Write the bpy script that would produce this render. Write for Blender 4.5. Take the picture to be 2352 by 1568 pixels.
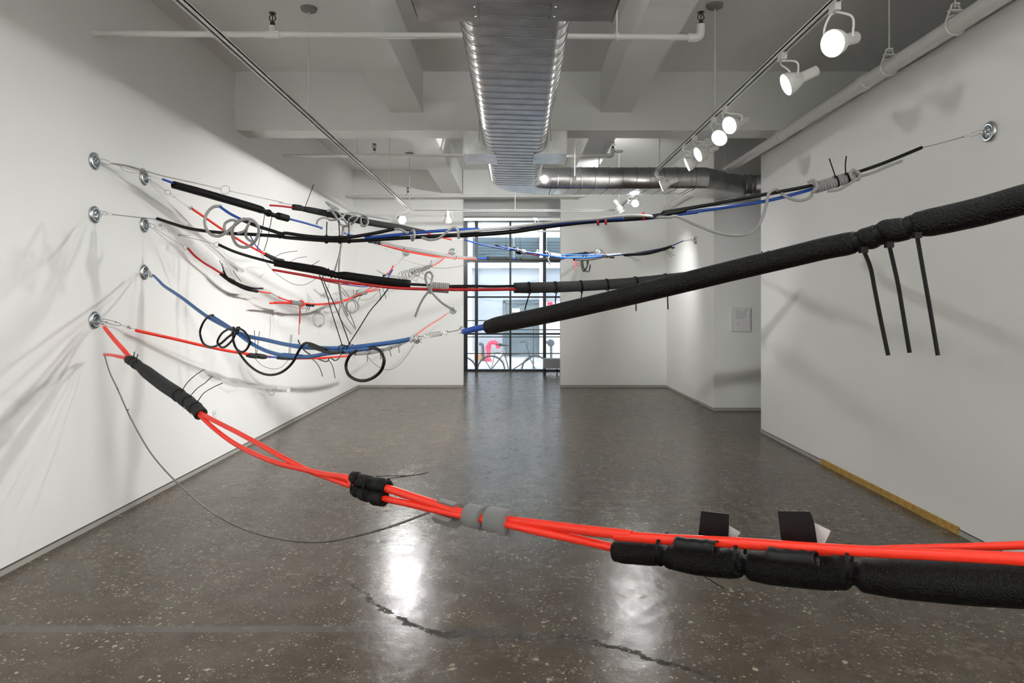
import bpy, math, random
from mathutils import Vector, Matrix
random.seed(7)
SC = bpy.context.scene
for o in list(bpy.data.objects): bpy.data.objects.remove(o)
COL = SC.collection
F = 1568.0; HX = 1183.0; HY = 700.0; EYE = 1.5      # focal length in pixels, horizon point, eye height

# ------------------------------------------------------------------ camera
cd = bpy.data.cameras.new('camera'); cam = bpy.data.objects.new('camera', cd); COL.objects.link(cam)
cam.location = (0, 0, EYE); cam.rotation_euler = (math.pi/2, 0, 0)
cd.sensor_width = 36.0; cd.lens = 24.0; cd.clip_start = .02; cd.clip_end = 200
cd.shift_x = -(HX-1176)/2352; cd.shift_y = -(784-HY)/2352
SC.camera = cam
# ------------------------------------------------------------------ world, exposure
W = bpy.data.worlds.new('world'); SC.world = W; W.use_nodes = True
bg = W.node_tree.nodes['Background']; bg.inputs[0].default_value = (.80, .90, 1.0, 1); bg.inputs[1].default_value = 1.75
SC.view_settings.view_transform = 'Standard'; SC.view_settings.look = 'None'
SC.view_settings.gamma = 1; SC.view_settings.use_curve_mapping = False
SC.view_settings.exposure = 0.72
SC.cycles.use_denoising = True
SC.cycles.max_bounces = 10; SC.cycles.diffuse_bounces = 7; SC.cycles.glossy_bounces = 4
SC.cycles.sample_clamp_indirect = 6
SC.cycles.caustics_reflective = False; SC.cycles.caustics_refractive = False
# daylight on the street (high sun over the roof of the gallery, it falls on the facade opposite)
sd = bpy.data.lights.new('sun', 'SUN'); sd.energy = 1.1; sd.angle = .3; sd.color = (1, .97, .92)
sun = bpy.data.objects.new('sun', sd); COL.objects.link(sun); sun.rotation_euler = (math.radians(38), 0, math.radians(-12))
SPOT_W = 175.0

# ------------------------------------------------------------------ materials
def nt(name):
    m = bpy.data.materials.new(name); m.use_nodes = True
    return m, m.node_tree.nodes, m.node_tree.links, m.node_tree.nodes['Principled BSDF']
def mat(name, col, rough=.5, metal=0, bump=0, bscale=200, var=0, vscale=20, emit=0, sheen=0, spec=.5, sss=0, coat=0):
    m, N, L, b = nt(name)
    b.inputs['Base Color'].default_value = (*col, 1); b.inputs['Roughness'].default_value = rough
    b.inputs['Metallic'].default_value = metal; b.inputs['Specular IOR Level'].default_value = spec
    if emit:
        b.inputs['Emission Color'].default_value = (*col, 1); b.inputs['Emission Strength'].default_value = emit
    if sheen:
        b.inputs['Sheen Weight'].default_value = sheen; b.inputs['Sheen Roughness'].default_value = .4
    if coat: b.inputs['Coat Weight'].default_value = coat
    tc = N.new('ShaderNodeTexCoord')
    if var:
        n = N.new('ShaderNodeTexNoise'); n.inputs['Scale'].default_value = vscale; n.inputs['Detail'].default_value = 5
        L.new(tc.outputs['Object'], n.inputs['Vector'])
        r = N.new('ShaderNodeMapRange'); r.inputs[3].default_value = 1-var; r.inputs[4].default_value = 1+var
        r.inputs[1].default_value = .3; r.inputs[2].default_value = .7
        L.new(n.outputs[0], r.inputs[0])
        mx = N.new('ShaderNodeVectorMath'); mx.operation = 'SCALE'; mx.inputs[0].default_value = col
        L.new(r.outputs[0], mx.inputs['Scale']); L.new(mx.outputs[0], b.inputs['Base Color'])
    if bump:
        n2 = N.new('ShaderNodeTexNoise'); n2.inputs['Scale'].default_value = bscale; n2.inputs['Detail'].default_value = 3
        L.new(tc.outputs['Object'], n2.inputs['Vector'])
        bp = N.new('ShaderNodeBump'); bp.inputs['Strength'].default_value = bump; bp.inputs['Distance'].default_value = .004
        L.new(n2.outputs[0], bp.inputs['Height']); L.new(bp.outputs[0], b.inputs['Normal'])
    return m
M = {}
M['wall'] = mat('white_wall_paint', (.81, .815, .80), .6, bump=.03, bscale=60, spec=.2)
M['ceil'] = mat('white_ceiling_paint', (.76, .765, .75), .7, bump=.08, bscale=25, spec=.2)
M['pipew'] = mat('white_pipe_paint', (.72, .72, .70), .35)
M['red'] = mat('red_rubber_tube', (.93, .034, .014), .33, coat=.1)
M['dred'] = mat('dark_red_rubber_tube', (.52, .010, .015), .28)
M['pink'] = mat('light_red_tube', (.88, .10, .07), .4)
M['blue'] = mat('blue_rubber_tube', (.008, .062, .36), .3)
M['sblue'] = mat('steel_blue_tube', (.02, .115, .36), .4)
M['black'] = mat('black_rubber_hose', (.006, .006, .007), .4, spec=.3)
M['tie'] = mat('black_nylon', (.003, .003, .003), .4, spec=.2)
M['fblack'] = mat('black_foam', (.003, .003, .003), .40, bump=1, bscale=260, sheen=.0, spec=.2)
M['fdark'] = mat('dark_grey_foam', (.030, .031, .031), .75, bump=.6, bscale=320, sheen=.03, spec=.2)
M['fgrey'] = mat('grey_foam', (.20, .20, .20), .8, bump=.5, bscale=400, sheen=.2, spec=.25)
M['rope'] = mat('grey_foam_cord', (.35, .35, .345), .55, bump=.15, bscale=300, spec=.3)
M['rball'] = mat('dark_grey_cord', (.07, .07, .07), .55)
M['wire'] = mat('dull_steel_wire', (.28, .27, .25), .38, metal=.85)
M['bright'] = mat('bright_steel', (.75, .75, .76), .2, metal=1)
M['zinc'] = mat('zinc_plate', (.55, .57, .58), .3, metal=1, bump=.1, bscale=80)
M['zincb'] = mat('blue_zinc_cup', (.50, .60, .65), .22, metal=1)
M['galv'] = mat('galvanised_duct', (.52, .52, .515), .29, metal=1, bump=.05, bscale=6, var=.18, vscale=7)
M['seam'] = mat('duct_seam', (.30, .30, .31), .35, metal=1)
M['sock'] = mat('white_lamp_housing', (.75, .75, .73), .4)
M['railm'] = mat('white_track', (.74, .74, .72), .35)
M['slot'] = mat('track_slot', (.02, .02, .02), .5)
M['lens'] = mat('lit_lamp_glass', (1, .98, .94), .3, emit=14)
M['off'] = mat('unlit_lamp_glass', (.55, .55, .50), .1, spec=.8)
M['frame'] = mat('black_steel_frame', (.018, .022, .026), .4)
M['base'] = mat('pale_grey_base', (.36, .35, .32), .7)
M['gap'] = mat('gap_shade_paint', (.05, .05, .045), .8)  # dark colour standing in for shade in the gap above the baseboards
M['yellow'] = mat('yellow_base_strip', (.42, .25, .05), .6, var=.25, vscale=30)
M['brass'] = mat('dark_brass', (.06, .045, .035), .35, metal=.8)
M['canopy'] = mat('grey_ceiling_canopy', (.22, .22, .21), .6)
M['paper'] = mat('paper_sheet', (.74, .74, .74), .6)
M['ink'] = mat('printed_ink', (.22, .22, .22), .7)
M['acryl'] = mat('clear_sheet_holder', (.70, .71, .69), .2)
M['fac'] = mat('grey_painted_facade', (.38, .41, .45), .8, var=.04, vscale=1)
M['facw'] = mat('white_painted_facade', (.78, .78, .76), .8)
M['teal'] = mat('blue_grey_shutter', (.115, .155, .175), .6, var=.15, vscale=2)
M['standp'] = mat('pink_red_pipe', (.85, .05, .12), .4)
M['road'] = mat('pale_asphalt', (.42, .44, .47), .9, var=.08, vscale=2)
M['walk'] = mat('pale_pavement', (.62, .60, .56), .9, var=.08, vscale=3)
M['bike'] = mat('grey_bicycle_metal', (.12, .13, .15), .35, metal=.4)
M['saddle'] = mat('black_saddle', (.03, .03, .035), .5)
M['rail'] = mat('dark_grey_railing', (.06, .07, .08), .5)
M['bench'] = mat('mid_grey_panel', (.36, .37, .38), .5)
M['brick'] = mat('orange_brick_base', (.55, .28, .14), .8)
def glass():
    m, N, L, b = nt('window_glass'); N.remove(b)
    out = N['Material Output']; t = N.new('ShaderNodeBsdfTransparent'); g = N.new('ShaderNodeBsdfGlossy')
    g.inputs['Roughness'].default_value = .02; t.inputs[0].default_value = (.95, .97, .98, 1)
    fr = N.new('ShaderNodeFresnel'); mx = N.new('ShaderNodeMixShader')
    L.new(fr.outputs[0], mx.inputs[0]); L.new(t.outputs[0], mx.inputs[1]); L.new(g.outputs[0], mx.inputs[2]); L.new(mx.outputs[0], out.inputs[0])
    return m
M['glass'] = glass()

def floor_mat():
    m, N, L, b = nt('polished_concrete')
    tc = N.new('ShaderNodeTexCoord'); P = tc.outputs['Object']
    def noise(s, d=5, r=.55, dist=0, v=P):
        n = N.new('ShaderNodeTexNoise'); n.inputs['Scale'].default_value = s; n.inputs['Detail'].default_value = d
        n.inputs['Roughness'].default_value = r; n.inputs['Distortion'].default_value = dist; L.new(v, n.inputs['Vector']); return n.outputs[0]
    def rng(v, a, c, lo=0., hi=1.):
        r = N.new('ShaderNodeMapRange'); L.new(v, r.inputs[0]); r.inputs[1].default_value = a; r.inputs[2].default_value = c
        r.inputs[3].default_value = lo; r.inputs[4].default_value = hi; return r.outputs[0]
    def mix(f, a, c):
        x = N.new('ShaderNodeMix'); x.data_type = 'RGBA'
        for s, v in ((x.inputs[0], f), (x.inputs[6], a), (x.inputs[7], c)):
            if isinstance(v, (tuple, float)): s.default_value = (*v, 1) if isinstance(v, tuple) else v
            else: L.new(v, s)
        return x.outputs[2]
    def mth(op, a, c=None):
        x = N.new('ShaderNodeMath'); x.operation = op
        for s, v in ((x.inputs[0], a), (x.inputs[1], c)):
            if v is None: continue
            if isinstance(v, (float, int)): s.default_value = v
            else: L.new(v, s)
        return x.outputs[0]
    big = noise(.9, 6, .6); mid = noise(5, 6, .65); fine = noise(60, 4, .7)
    col = mix(rng(big, .35, .65), (.092, .067, .043), (.058, .043, .028))
    col = mix(rng(mid, .40, .68), col, (.105, .088, .066))
    ochre = mth('MULTIPLY', rng(noise(1.6, 6, .7, .3), .56, .70), rng(noise(22, 4, .7), .45, .60))
    col = mix(mth('MULTIPLY', ochre, .75), col, (.27, .195, .12))
    col = mix(mth('MULTIPLY', rng(fine, .40, .7), .35), col, (.055, .048, .042))
    # exposed pale aggregate chips
    chips = None
    for sc, lo, hi, thr in ((20, .10, .26, .44), (42, .15, .34, .42), (95, .18, .36, .44)):
        wv = N.new('ShaderNodeVectorMath'); wv.operation = 'MULTIPLY_ADD'; L.new(P, wv.inputs[0]); wv.inputs[1].default_value = (1, 1, 1)
        nz = N.new('ShaderNodeTexNoise'); nz.inputs['Scale'].default_value = 40; L.new(P, nz.inputs['Vector'])
        s2 = N.new('ShaderNodeVectorMath'); s2.operation = 'SCALE'; s2.inputs['Scale'].default_value = .02; L.new(nz.outputs['Color'], s2.inputs[0]); L.new(s2.outputs[0], wv.inputs[2])
        v = N.new('ShaderNodeTexVoronoi'); v.inputs['Scale'].default_value = sc; L.new(wv.outputs[0], v.inputs['Vector'])
        sep = N.new('ShaderNodeSeparateColor'); L.new(v.outputs['Color'], sep.inputs[0])
        size = rng(sep.outputs[0], .0, 1., -.12, hi)
        k = rng(mth('SUBTRACT', size, v.outputs['Distance']), 0., .03)
        k = mth('MULTIPLY', k, rng(noise(2.2+sc*.02, 5, .7), thr, thr+.13))
        chips = k if chips is None else mth('MAXIMUM', chips, k)
    col = mix(mth('MULTIPLY', chips, .85), col, (.46, .40, .31))
    # filled joint and crack
    sp = N.new('ShaderNodeSeparateXYZ'); L.new(P, sp.inputs[0]); X, Y = sp.outputs[0], sp.outputs[1]
    wob = mth('MULTIPLY', mth('SUBTRACT', noise(4, 8, .75), .5), .30)
    joint = mth('MULTIPLY', rng(mth('ABSOLUTE', mth('SUBTRACT', Y, 3.16)), .033, .027), rng(X, -.35, -.50))
    col = mix(mth('MULTIPLY', joint, .85), col, (.115, .105, .095))
    fc = N.new('ShaderNodeFloatCurve'); c = fc.mapping.curves[0]
    CP = [(-1.2, 3.95), (-.9, 3.68), (-.45, 3.18), (.03, 3.10), (.42, 3.0), (.74, 2.78), (1.2, 2.45)]
    for i, (cx, cy) in enumerate(CP):
        u, w_ = (cx+1.2)/2.4, cy/4.0
        if i == 0: c.points[0].location = (0, w_)
        elif i == len(CP)-1: c.points[-1].location = (1, w_)
        else: c.points.new(u, w_)
    fc.mapping.update(); L.new(rng(X, -1.2, 1.2), fc.inputs[1])
    dist = mth('ABSOLUTE', mth('SUBTRACT', mth('ADD', Y, wob), mth('MULTIPLY', fc.outputs[0], 4.0)))
    inx = mth('MULTIPLY', rng(X, -1.1, -.6), rng(X, 1.15, .9))
    crack = mth('MULTIPLY', mth('MULTIPLY', rng(dist, .022, .002), inx), rng(noise(11, 5, .85), .44, .62))
    halo = mth('MULTIPLY', mth('MULTIPLY', rng(dist, .10, .0), inx), .5)
    col = mix(halo, col, (.055, .048, .043)); col = mix(crack, col, (.03, .028, .026))
    # far saw-cut line that crosses the floor by the opening
    lin = mth('ABSOLUTE', mth('SUBTRACT', mth('ADD', Y, mth('MULTIPLY', X, -1.45)), 11.05))
    saw = mth('MULTIPLY', mth('MULTIPLY', rng(lin, .035, .015), rng(X, -.9, -.7)), rng(X, 1.1, .9))
    col = mix(mth('MULTIPLY', saw, .6), col, (.24, .22, .19))
    L.new(col, b.inputs['Base Color'])
    r = rng(noise(7, 6, .7), .3, .7, .15, .32)
    r = mth('ADD', r, mth('MULTIPLY', ochre, .2)); L.new(r, b.inputs['Roughness'])
    b.inputs['Specular IOR Level'].default_value = .20
    bp = N.new('ShaderNodeBump'); bp.inputs['Strength'].default_value = .75; bp.inputs['Distance'].default_value = .004
    h = mth('SUBTRACT', mth('MULTIPLY', noise(13, 5, .6), .8), mth('MULTIPLY', crack, 3.0))
    L.new(h, bp.inputs['Height']); L.new(bp.outputs[0], b.inputs['Normal'])
    return m
M['floor'] = floor_mat()

# ------------------------------------------------------------------ mesh helpers
class MB:
    def __init__(s): s.v = []; s.f = []
    def add(s, v, f):
        n = len(s.v); s.v += [Vector(p) for p in v]; s.f += [[i+n for i in q] for q in f]; return s
    def box(s, a, b):
        x0, y0, z0 = a; x1, y1, z1 = b
        return s.add([(x0,y0,z0),(x1,y0,z0),(x1,y1,z0),(x0,y1,z0),(x0,y0,z1),(x1,y0,z1),(x1,y1,z1),(x0,y1,z1)],
                     [(0,3,2,1),(4,5,6,7),(0,1,5,4),(1,2,6,5),(2,3,7,6),(3,0,4,7)])
    def obox(s, c, ax, ay, az):     # centre and three half-axis vectors
        c = Vector(c); v = []
        for k in (-1, 1):
            for i, j in ((-1,-1),(1,-1),(1,1),(-1,1)): v.append(c+ax*i+ay*j+az*k)
        return s.add(v, [(0,3,2,1),(4,5,6,7),(0,1,5,4),(1,2,6,5),(2,3,7,6),(3,0,4,7)])
    def prism(s, poly, z0, z1):
        n = len(poly); v = [(x,y,z0) for x,y in poly]+[(x,y,z1) for x,y in poly]
        return s.add(v, [list(range(n))[::-1], list(range(n,2*n))]+[(i,(i+1)%n,(i+1)%n+n,i+n) for i in range(n)])
    def build(s, name, m, parent=None, smooth=False, wn=True):
        o0 = parent_loc(parent)
        me = bpy.data.meshes.new(name); me.from_pydata([tuple(p-o0) for p in s.v], [], s.f); me.update()
        import bmesh
        bm = bmesh.new(); bm.from_mesh(me); bmesh.ops.recalc_face_normals(bm, faces=bm.faces); bm.to_mesh(me); bm.free()
        if smooth:
            me.shade_smooth(); me.set_sharp_from_angle(angle=math.radians(50))
        me.materials.append(M[m] if isinstance(m, str) else m)
        o = bpy.data.objects.new(name, me); COL.objects.link(o)
        if parent: o.parent = parent
        return o
def parent_loc(p):
    v = Vector((0,0,0))
    while p: v += Vector(p.location); p = p.parent
    return v
def struct(o): o['kind'] = 'structure'; return o
def tag(o, label, cat, group=None):
    o['label'] = label; o['category'] = cat
    if group: o['group'] = group
    return o
def thing(name, loc, label, cat, group=None):
    o = bpy.data.objects.new(name, None); o.empty_display_size = .05; COL.objects.link(o); o.location = loc
    return tag(o, label, cat, group)
def spline(p, n=6):
    if len(p) < 3: return [p[0].lerp(p[1], i/ n) for i in range(n+1)] if len(p) == 2 else p
    q = [p[0]*2-p[1]]+list(p)+[p[-1]*2-p[-2]]; out = []
    for i in range(1, len(q)-2):
        a, b, c, d = q[i-1], q[i], q[i+1], q[i+2]
        t0 = 0; t1 = t0+max((b-a).length, 1e-5)**.5; t2 = t1+max((c-b).length, 1e-5)**.5; t3 = t2+max((d-c).length, 1e-5)**.5
        for k in range(n):
            t = t1+(t2-t1)*k/n
            A1 = a*((t1-t)/(t1-t0))+b*((t-t0)/(t1-t0)); A2 = b*((t2-t)/(t2-t1))+c*((t-t1)/(t2-t1)); A3 = c*((t3-t)/(t3-t2))+d*((t-t2)/(t3-t2))
            B1 = A1*((t2-t)/(t2-t0))+A2*((t-t0)/(t2-t0)); B2 = A2*((t3-t)/(t3-t1))+A3*((t-t1)/(t3-t1))
            out.append(B1*((t2-t)/(t2-t1))+B2*((t-t1)/(t2-t1)))
    out.append(p[-1].copy()); return out
def lin(vals, n):       # values at control points -> per sample (n per segment), smooth interpolation
    out = []
    for i in range(len(vals)-1):
        for k in range(n):
            t = k/n; t = t*t*(3-2*t); out.append(vals[i]*(1-t)+vals[i+1]*t)
    return out+[vals[-1]]
def sweep(mb, P, R, seg=12, closed=False, flat=None, ends='cap', wall=.5):
    n = len(P)
    if not isinstance(R, (list, tuple)): R = [R]*n
    T = []
    for i in range(n):
        a = P[(i-1) % n] if closed or i > 0 else P[i]; b = P[(i+1) % n] if closed or i < n-1 else P[i]
        t = b-a; T.append(t.normalized() if t.length > 1e-9 else (T[-1] if T else Vector((1,0,0))))
    Nn = []
    up = Vector((0,0,1)); v = up-T[0]*up.dot(T[0])
    if v.length < .05: v = Vector((0,1,0))-T[0]*T[0].y
    v.normalize()
    for i in range(n):
        if flat:
            w = up-T[i]*up.dot(T[i]); v = w.normalized() if w.length > .05 else v
        else:
            v = v-T[i]*v.dot(T[i]); v = v.normalized() if v.length > 1e-6 else T[i].orthogonal().normalized()
        Nn.append(v.copy())
    rings = [(P[i], T[i], Nn[i], R[i]) for i in range(n)]
    if not closed and ends in ('round', 'open'):
        def endr(i, s):
            p, t, nn, r = rings[i]; t = t*s; L = []
            if ends == 'round':
                for a in (20, 45, 68, 85): a = math.radians(a); L.append((p+t*r*.8*math.sin(a), t*s, nn, r*math.cos(a)))
            else:
                L.append((p+t*r*.06, t*s, nn, r*.95)); L.append((p+t*r*.09, t*s, nn, r*.84)); L.append((p+t*r*.07, t*s, nn, r*wall)); L.append((p-t*r*.6, t*s, nn, r*wall*.96))
            return L
        e1 = endr(n-1, 1); e0 = endr(0, -1); rings = e0[::-1]+rings+e1
    fa, fb = flat or (1, 1); V = []; Fc = []
    for p, t, nn, r in rings:
        bb = t.cross(nn)
        for k in range(seg):
            a = 2*math.pi*k/seg; V.append(p+nn*(math.cos(a)*r*fa)+bb*(math.sin(a)*r*fb))
    m = len(rings)
    for i in range(m if closed else m-1):
        j = (i+1) % m
        for k in range(seg): Fc.append((i*seg+k, i*seg+(k+1) % seg, j*seg+(k+1) % seg, j*seg+k))
    if not closed: Fc.append(list(range(seg))[::-1]); Fc.append([(m-1)*seg+k for k in range(seg)])
    return mb.add(V, Fc)
def circle(c, ax, r, n=32, start=None):
    ax = Vector(ax).normalized(); u = ax.orthogonal().normalized() if start is None else (start-ax*start.dot(ax)).normalized(); w = ax.cross(u)
    return [Vector(c)+u*(r*math.cos(2*math.pi*i/n))+w*(r*math.sin(2*math.pi*i/n)) for i in range(n)]
def lathe(mb, c, ax, prof, seg=24):      # prof: (distance along axis, radius)
    ax = Vector(ax).normalized(); c = Vector(c); u = ax.orthogonal().normalized(); w = ax.cross(u); V = []; Fc = []
    for d, r in prof:
        for k in range(seg):
            a = 2*math.pi*k/seg; V.append(c+ax*d+u*(math.cos(a)*r)+w*(math.sin(a)*r))
    for i in range(len(prof)-1):
        for k in range(seg): Fc.append((i*seg+k, i*seg+(k+1) % seg, (i+1)*seg+(k+1) % seg, (i+1)*seg+k))
    Fc.append(list(range(seg))[::-1]); Fc.append([(len(prof)-1)*seg+k for k in range(seg)])
    return mb.add(V, Fc)
def cyl(mb, a, b, r, seg=12): return sweep(mb, [Vector(a), Vector(b)], [r, r], seg)
def at(px, py, d): return Vector(((px-HX)/F*d, d, EYE+(HY-py)/F*d))

# ------------------------------------------------------------------ the room
XL = -2.85; YB = 12.44; XR = 2.90; Z0 = 3.96
struct(MB().box((-4.0, -3.2, -.2), (4.8, 15.6, 0)).build('floor', 'floor'))
mb = MB(); mb.box((-4.0, -3.2, Z0), (4.8, 15.7, Z0+.15))
mb.box((-3.0, 7.2, 3.34), (4.5, 7.54, Z0+.01))                      # cross beam
mb.box((-1.313, -3.2, 3.53), (-.969, 12.5, Z0+.01)); mb.box((.90, -3.2, 3.53), (1.226, 12.5, Z0+.01))
mb.box((-3.2, 13.3, 3.23), (3.2, 13.6, Z0+.01))
mb.box((-3.0, -1.2, 3.34), (4.5, -.86, Z0+.01))
struct(mb.build('ceiling', 'ceil'))
mb = MB(); mb.box((-3.2, -3.2, .02), (XL, YB+.2, 3.17)); mb.box((-3.2, -3.2, 3.10), (XL-.10, YB+.2, Z0))
struct(mb.build('wall_left', 'wall'))
mb = MB(); mb.box((XL-.1, YB, .02), (-.952, YB+.22, Z0)); mb.box((.833, YB, .02), (2.76, YB+.22, Z0)); mb.box((-.96, YB, 3.46), (.84, YB+.22, Z0))
struct(mb.build('wall_far', 'wall'))
mb = MB(); mb.box((XR, -3.2, .02), (XR+.13, 8.05, 3.26)); struct(mb.build('wall_right', 'wall'))
mb = MB(); mb.prism([(2.76, YB+.22), (2.76, YB), (2.825, 9.70), (4.6, 9.70), (4.6, YB+.22)], .02, Z0); struct(mb.build('wall_alcove', 'wall'))
struct(MB().box((4.5, -3.2, 0), (4.65, 9.75, Z0)).build('wall_side', 'ceil'))
struct(MB().box((-3.2, -3.3, 0), (4.8, -3.15, Z0)).build('wall_rear', 'wall'))
mb = MB(); WY = 15.5
mb.box((-3.2, YB+.2, 0), (-3.0, WY+.1, Z0)); mb.box((3.0, YB+.2, 0), (3.2, WY+.1, Z0))
mb.box((-3.2, WY, 3.38), (3.2, WY+.2, Z0)); mb.box((-3.2, WY, 0), (-1.17, WY+.2, 3.4)); mb.box((1.9, WY, 0), (3.2, WY+.2, 3.4))
mb.box((-3.0, WY-.08, 3.40), (3.0, WY, 3.46))
struct(mb.build('wall_front', 'wall'))
for nm, segs in (('baseboard_left', [((XL-.02, -3.1, 0), (XL+.012, YB, .035))]),
                 ('baseboard_far', [((XL, YB-.012, 0), (-.952, YB+.1, .035)), ((.833, YB-.012, 0), (2.76, YB+.1, .035))]),
                 ('baseboard_right', [((XR-.008, -3.1, 0), (XR+.1, 8.058, .035))]),
                 ('baseboard_alcove', [((2.83, 9.688, 0), (4.5, 9.75, .035))])):
    mb = MB()
    for a, b in segs: mb.box(a, b)
    bo = struct(mb.build(nm, 'base')); mb = MB()
    for a, b in segs: mb.box((a[0]-.001, a[1]-.001, .034), (b[0]+.001, b[1]+.001, .038))
    mb.build('gap_shade_strip', 'gap', bo)  # solid dark strip, shade of the wall gap put into its colour
mb = MB(); mb.prism([(2.748, YB), (2.813, 9.69), (2.85, 9.69), (2.80, YB)], 0, .035); struct(mb.build('baseboard_side', 'base'))
struct(MB().box((XR-.012, 4.45, 0), (XR, 6.45, .05)).build('trim_1', 'yellow'))
# window wall: one grid of black steel, glass behind it
mb = MB(); fy0, fy1 = WY-.06, WY+.04
def pxx(p, d=WY): return (p-HX)/F*d
def pyz(p, d=WY): return EYE+(HY-p)/F*d
for x0, x1 in ((1063, 1074), (1091, 1098), (1170, 1174.5), (1247, 1254), (1330, 1336), (1375, 1385)):
    mb.box((pxx(x0), fy0, 0), (pxx(x1), fy1, 3.38))
for y0, y1 in ((592, 602), (680, 684), (764.5, 768.5), (847.5, 852), (505, 509)):
    mb.box((pxx(1065), fy0+.01, max(0, pyz(y1))), (pxx(1380), fy1-.01, pyz(y0)))
wf = struct(mb.build('window_1', 'frame'))
MB().box((-1.15, WY-.015, .02), (1.9, WY-.007, 3.38)).build('pane', 'glass', wf)

# ------------------------------------------------------------------ street
GZ = -.5
struct(MB().box((-14, 15.7, GZ-.2), (14, 21.6, GZ)).build('ground_street', 'road'))
struct(MB().box((-14, 21.6, GZ-.2), (14, 24.2, GZ+.06)).build('ground_pavement', 'walk'))
struct(MB().box((-14, 15.7, GZ-.1), (14, 17.2, GZ+.05)).build('ground_kerb', 'walk'))
FY = 24.0
b = thing('building', (0, FY, GZ), 'pale grey painted building across the street behind the window', 'building')
def fx(p, d=FY): return (p-HX)/F*d
def fz(p, d=FY): return EYE+(HY-p)/F*d
MB().box((-9, FY, GZ), (9, FY+.5, fz(610))).build('lower_wall', 'facw', b)
MB().box((-9, FY, fz(610)), (9, FY+.5, 12)).build('upper_wall', 'facw', b)
mb = MB().box((fx(1085), FY-.05, fz(806)), (fx(1155), FY+.02, fz(615))); mb.box((fx(1155), FY-.05, fz(688)), (fx(1243), FY+.02, fz(615))); mb.box((fx(1252), FY-.05, fz(690)), (fx(1320), FY+.02, fz(615)))
mb.build('wall_panel', 'fac', b)
MB().box((fx(1082), FY-.2, fz(616)), (fx(1400), FY+.02, fz(604))).build('ledge', 'facw', b)
for x0, x1 in ((1084, 1180), (1180, 1247), (1254, 1340)):
    mb = MB().box((fx(x0)+.03, FY-.10, fz(602)), (fx(x1)-.03, FY, fz(546)))
    w = mb.build('window', 'teal', b)
    q = MB()
    for k in range(8): q.box((fx(x0)+.05, FY-.13, fz(602)+.1*k), (fx(x1)-.05, FY-.10, fz(602)+.02+.1*k))
    q.build('slats', 'teal', w)
d = MB().box((fx(1156), FY-.06, fz(818)), (fx(1243), FY+.02, fz(692))).build('door', 'teal', b)
q = MB().box((fx(1156), FY-.12, fz(818)), (fx(1161), FY-.05, fz(692))); q.box((fx(1238), FY-.12, fz(818)), (fx(1243), FY-.05, fz(692))); q.box((fx(1156), FY-.12, fz(696)), (fx(1243), FY-.05, fz(690)))
q.build('door_frame', 'teal', d)
MB().box((fx(1176), FY-.08, fz(717)), (fx(1194), FY-.06, fz(708))).build('notice', 'paper', d)
MB().box((fx(1090), FY-.12, fz(826)), (fx(1116), FY+.02, fz(814))).build('brick_base', 'brick', b)
q = MB(); cyl(q, (fx(1243.5), FY-.34, GZ+.07), (fx(1243.5), FY-.34, 9), .085, 12)
tag(q.build('downpipe', 'facw', None, True), 'tall white pipe standing against the pale building outside', 'pipe')
tag(MB().box((fx(1257), FY-.12, fz(700)), (fx(1269), FY-.06, fz(694))).build('wall_sign', 'standp'), 'small pinkish red sign on the pale building beside the door', 'sign')
sp = thing('standpipe', (fx(1121.5), 23.4, GZ), 'pinkish red curved standpipe on the pavement outside', 'pipe')
D = 23.4; q = MB(); c = at(1121.5, 832, D); c.z = GZ+.06
top = at(1121.5, 797, D).z; r = .105
pth = [Vector((c.x, D, c.z)), Vector((c.x, D, top))]
rr = .17
for k in range(1, 13):
    a = math.pi*k/12*1.08; pth.append(Vector((c.x+rr-rr*math.cos(a), D, top+rr*math.sin(a))))
sweep(q, pth, .075, 14); q.build('pipe', 'standp', sp, True)
q = MB(); cyl(q, (c.x, D, top-.06), (c.x, D, top+.02), .10); q.build('flange', 'standp', sp, True); q = MB(); cyl(q, (c.x, D, c.z), (c.x, D, c.z+.10), .11); q.build('flange', 'standp', sp, True)
q = MB(); a1 = at(1107, 795, 23.6); sweep(q, spline([at(1100, 789, 23.6), at(1107, 791, 23.6), at(1109, 805, 23.6), at(1110, 817, 23.6), Vector((fx(1110,23.6), 23.6, GZ+.05))]), .05, 10)
tag(q.build('gas_pipe', 'bike', None, True), 'thin grey bent pipe beside the red standpipe', 'pipe')
q = MB(); c = at(1266, 786, 23.55); lathe(q, c, (-.3, -1, -.3), [(0, .10), (.05, .13), (.10, .12), (.12, .04)]); cyl(q, c, c+Vector((-.3, .1, 0)), .05)
cyl(q, (fx(1266, 23.55), 23.55, GZ+.07), c, .04)
tag(q.build('hose_connection', 'bike', None, True), 'round grey fire hose connection outside right of the door', 'pipe')
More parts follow.
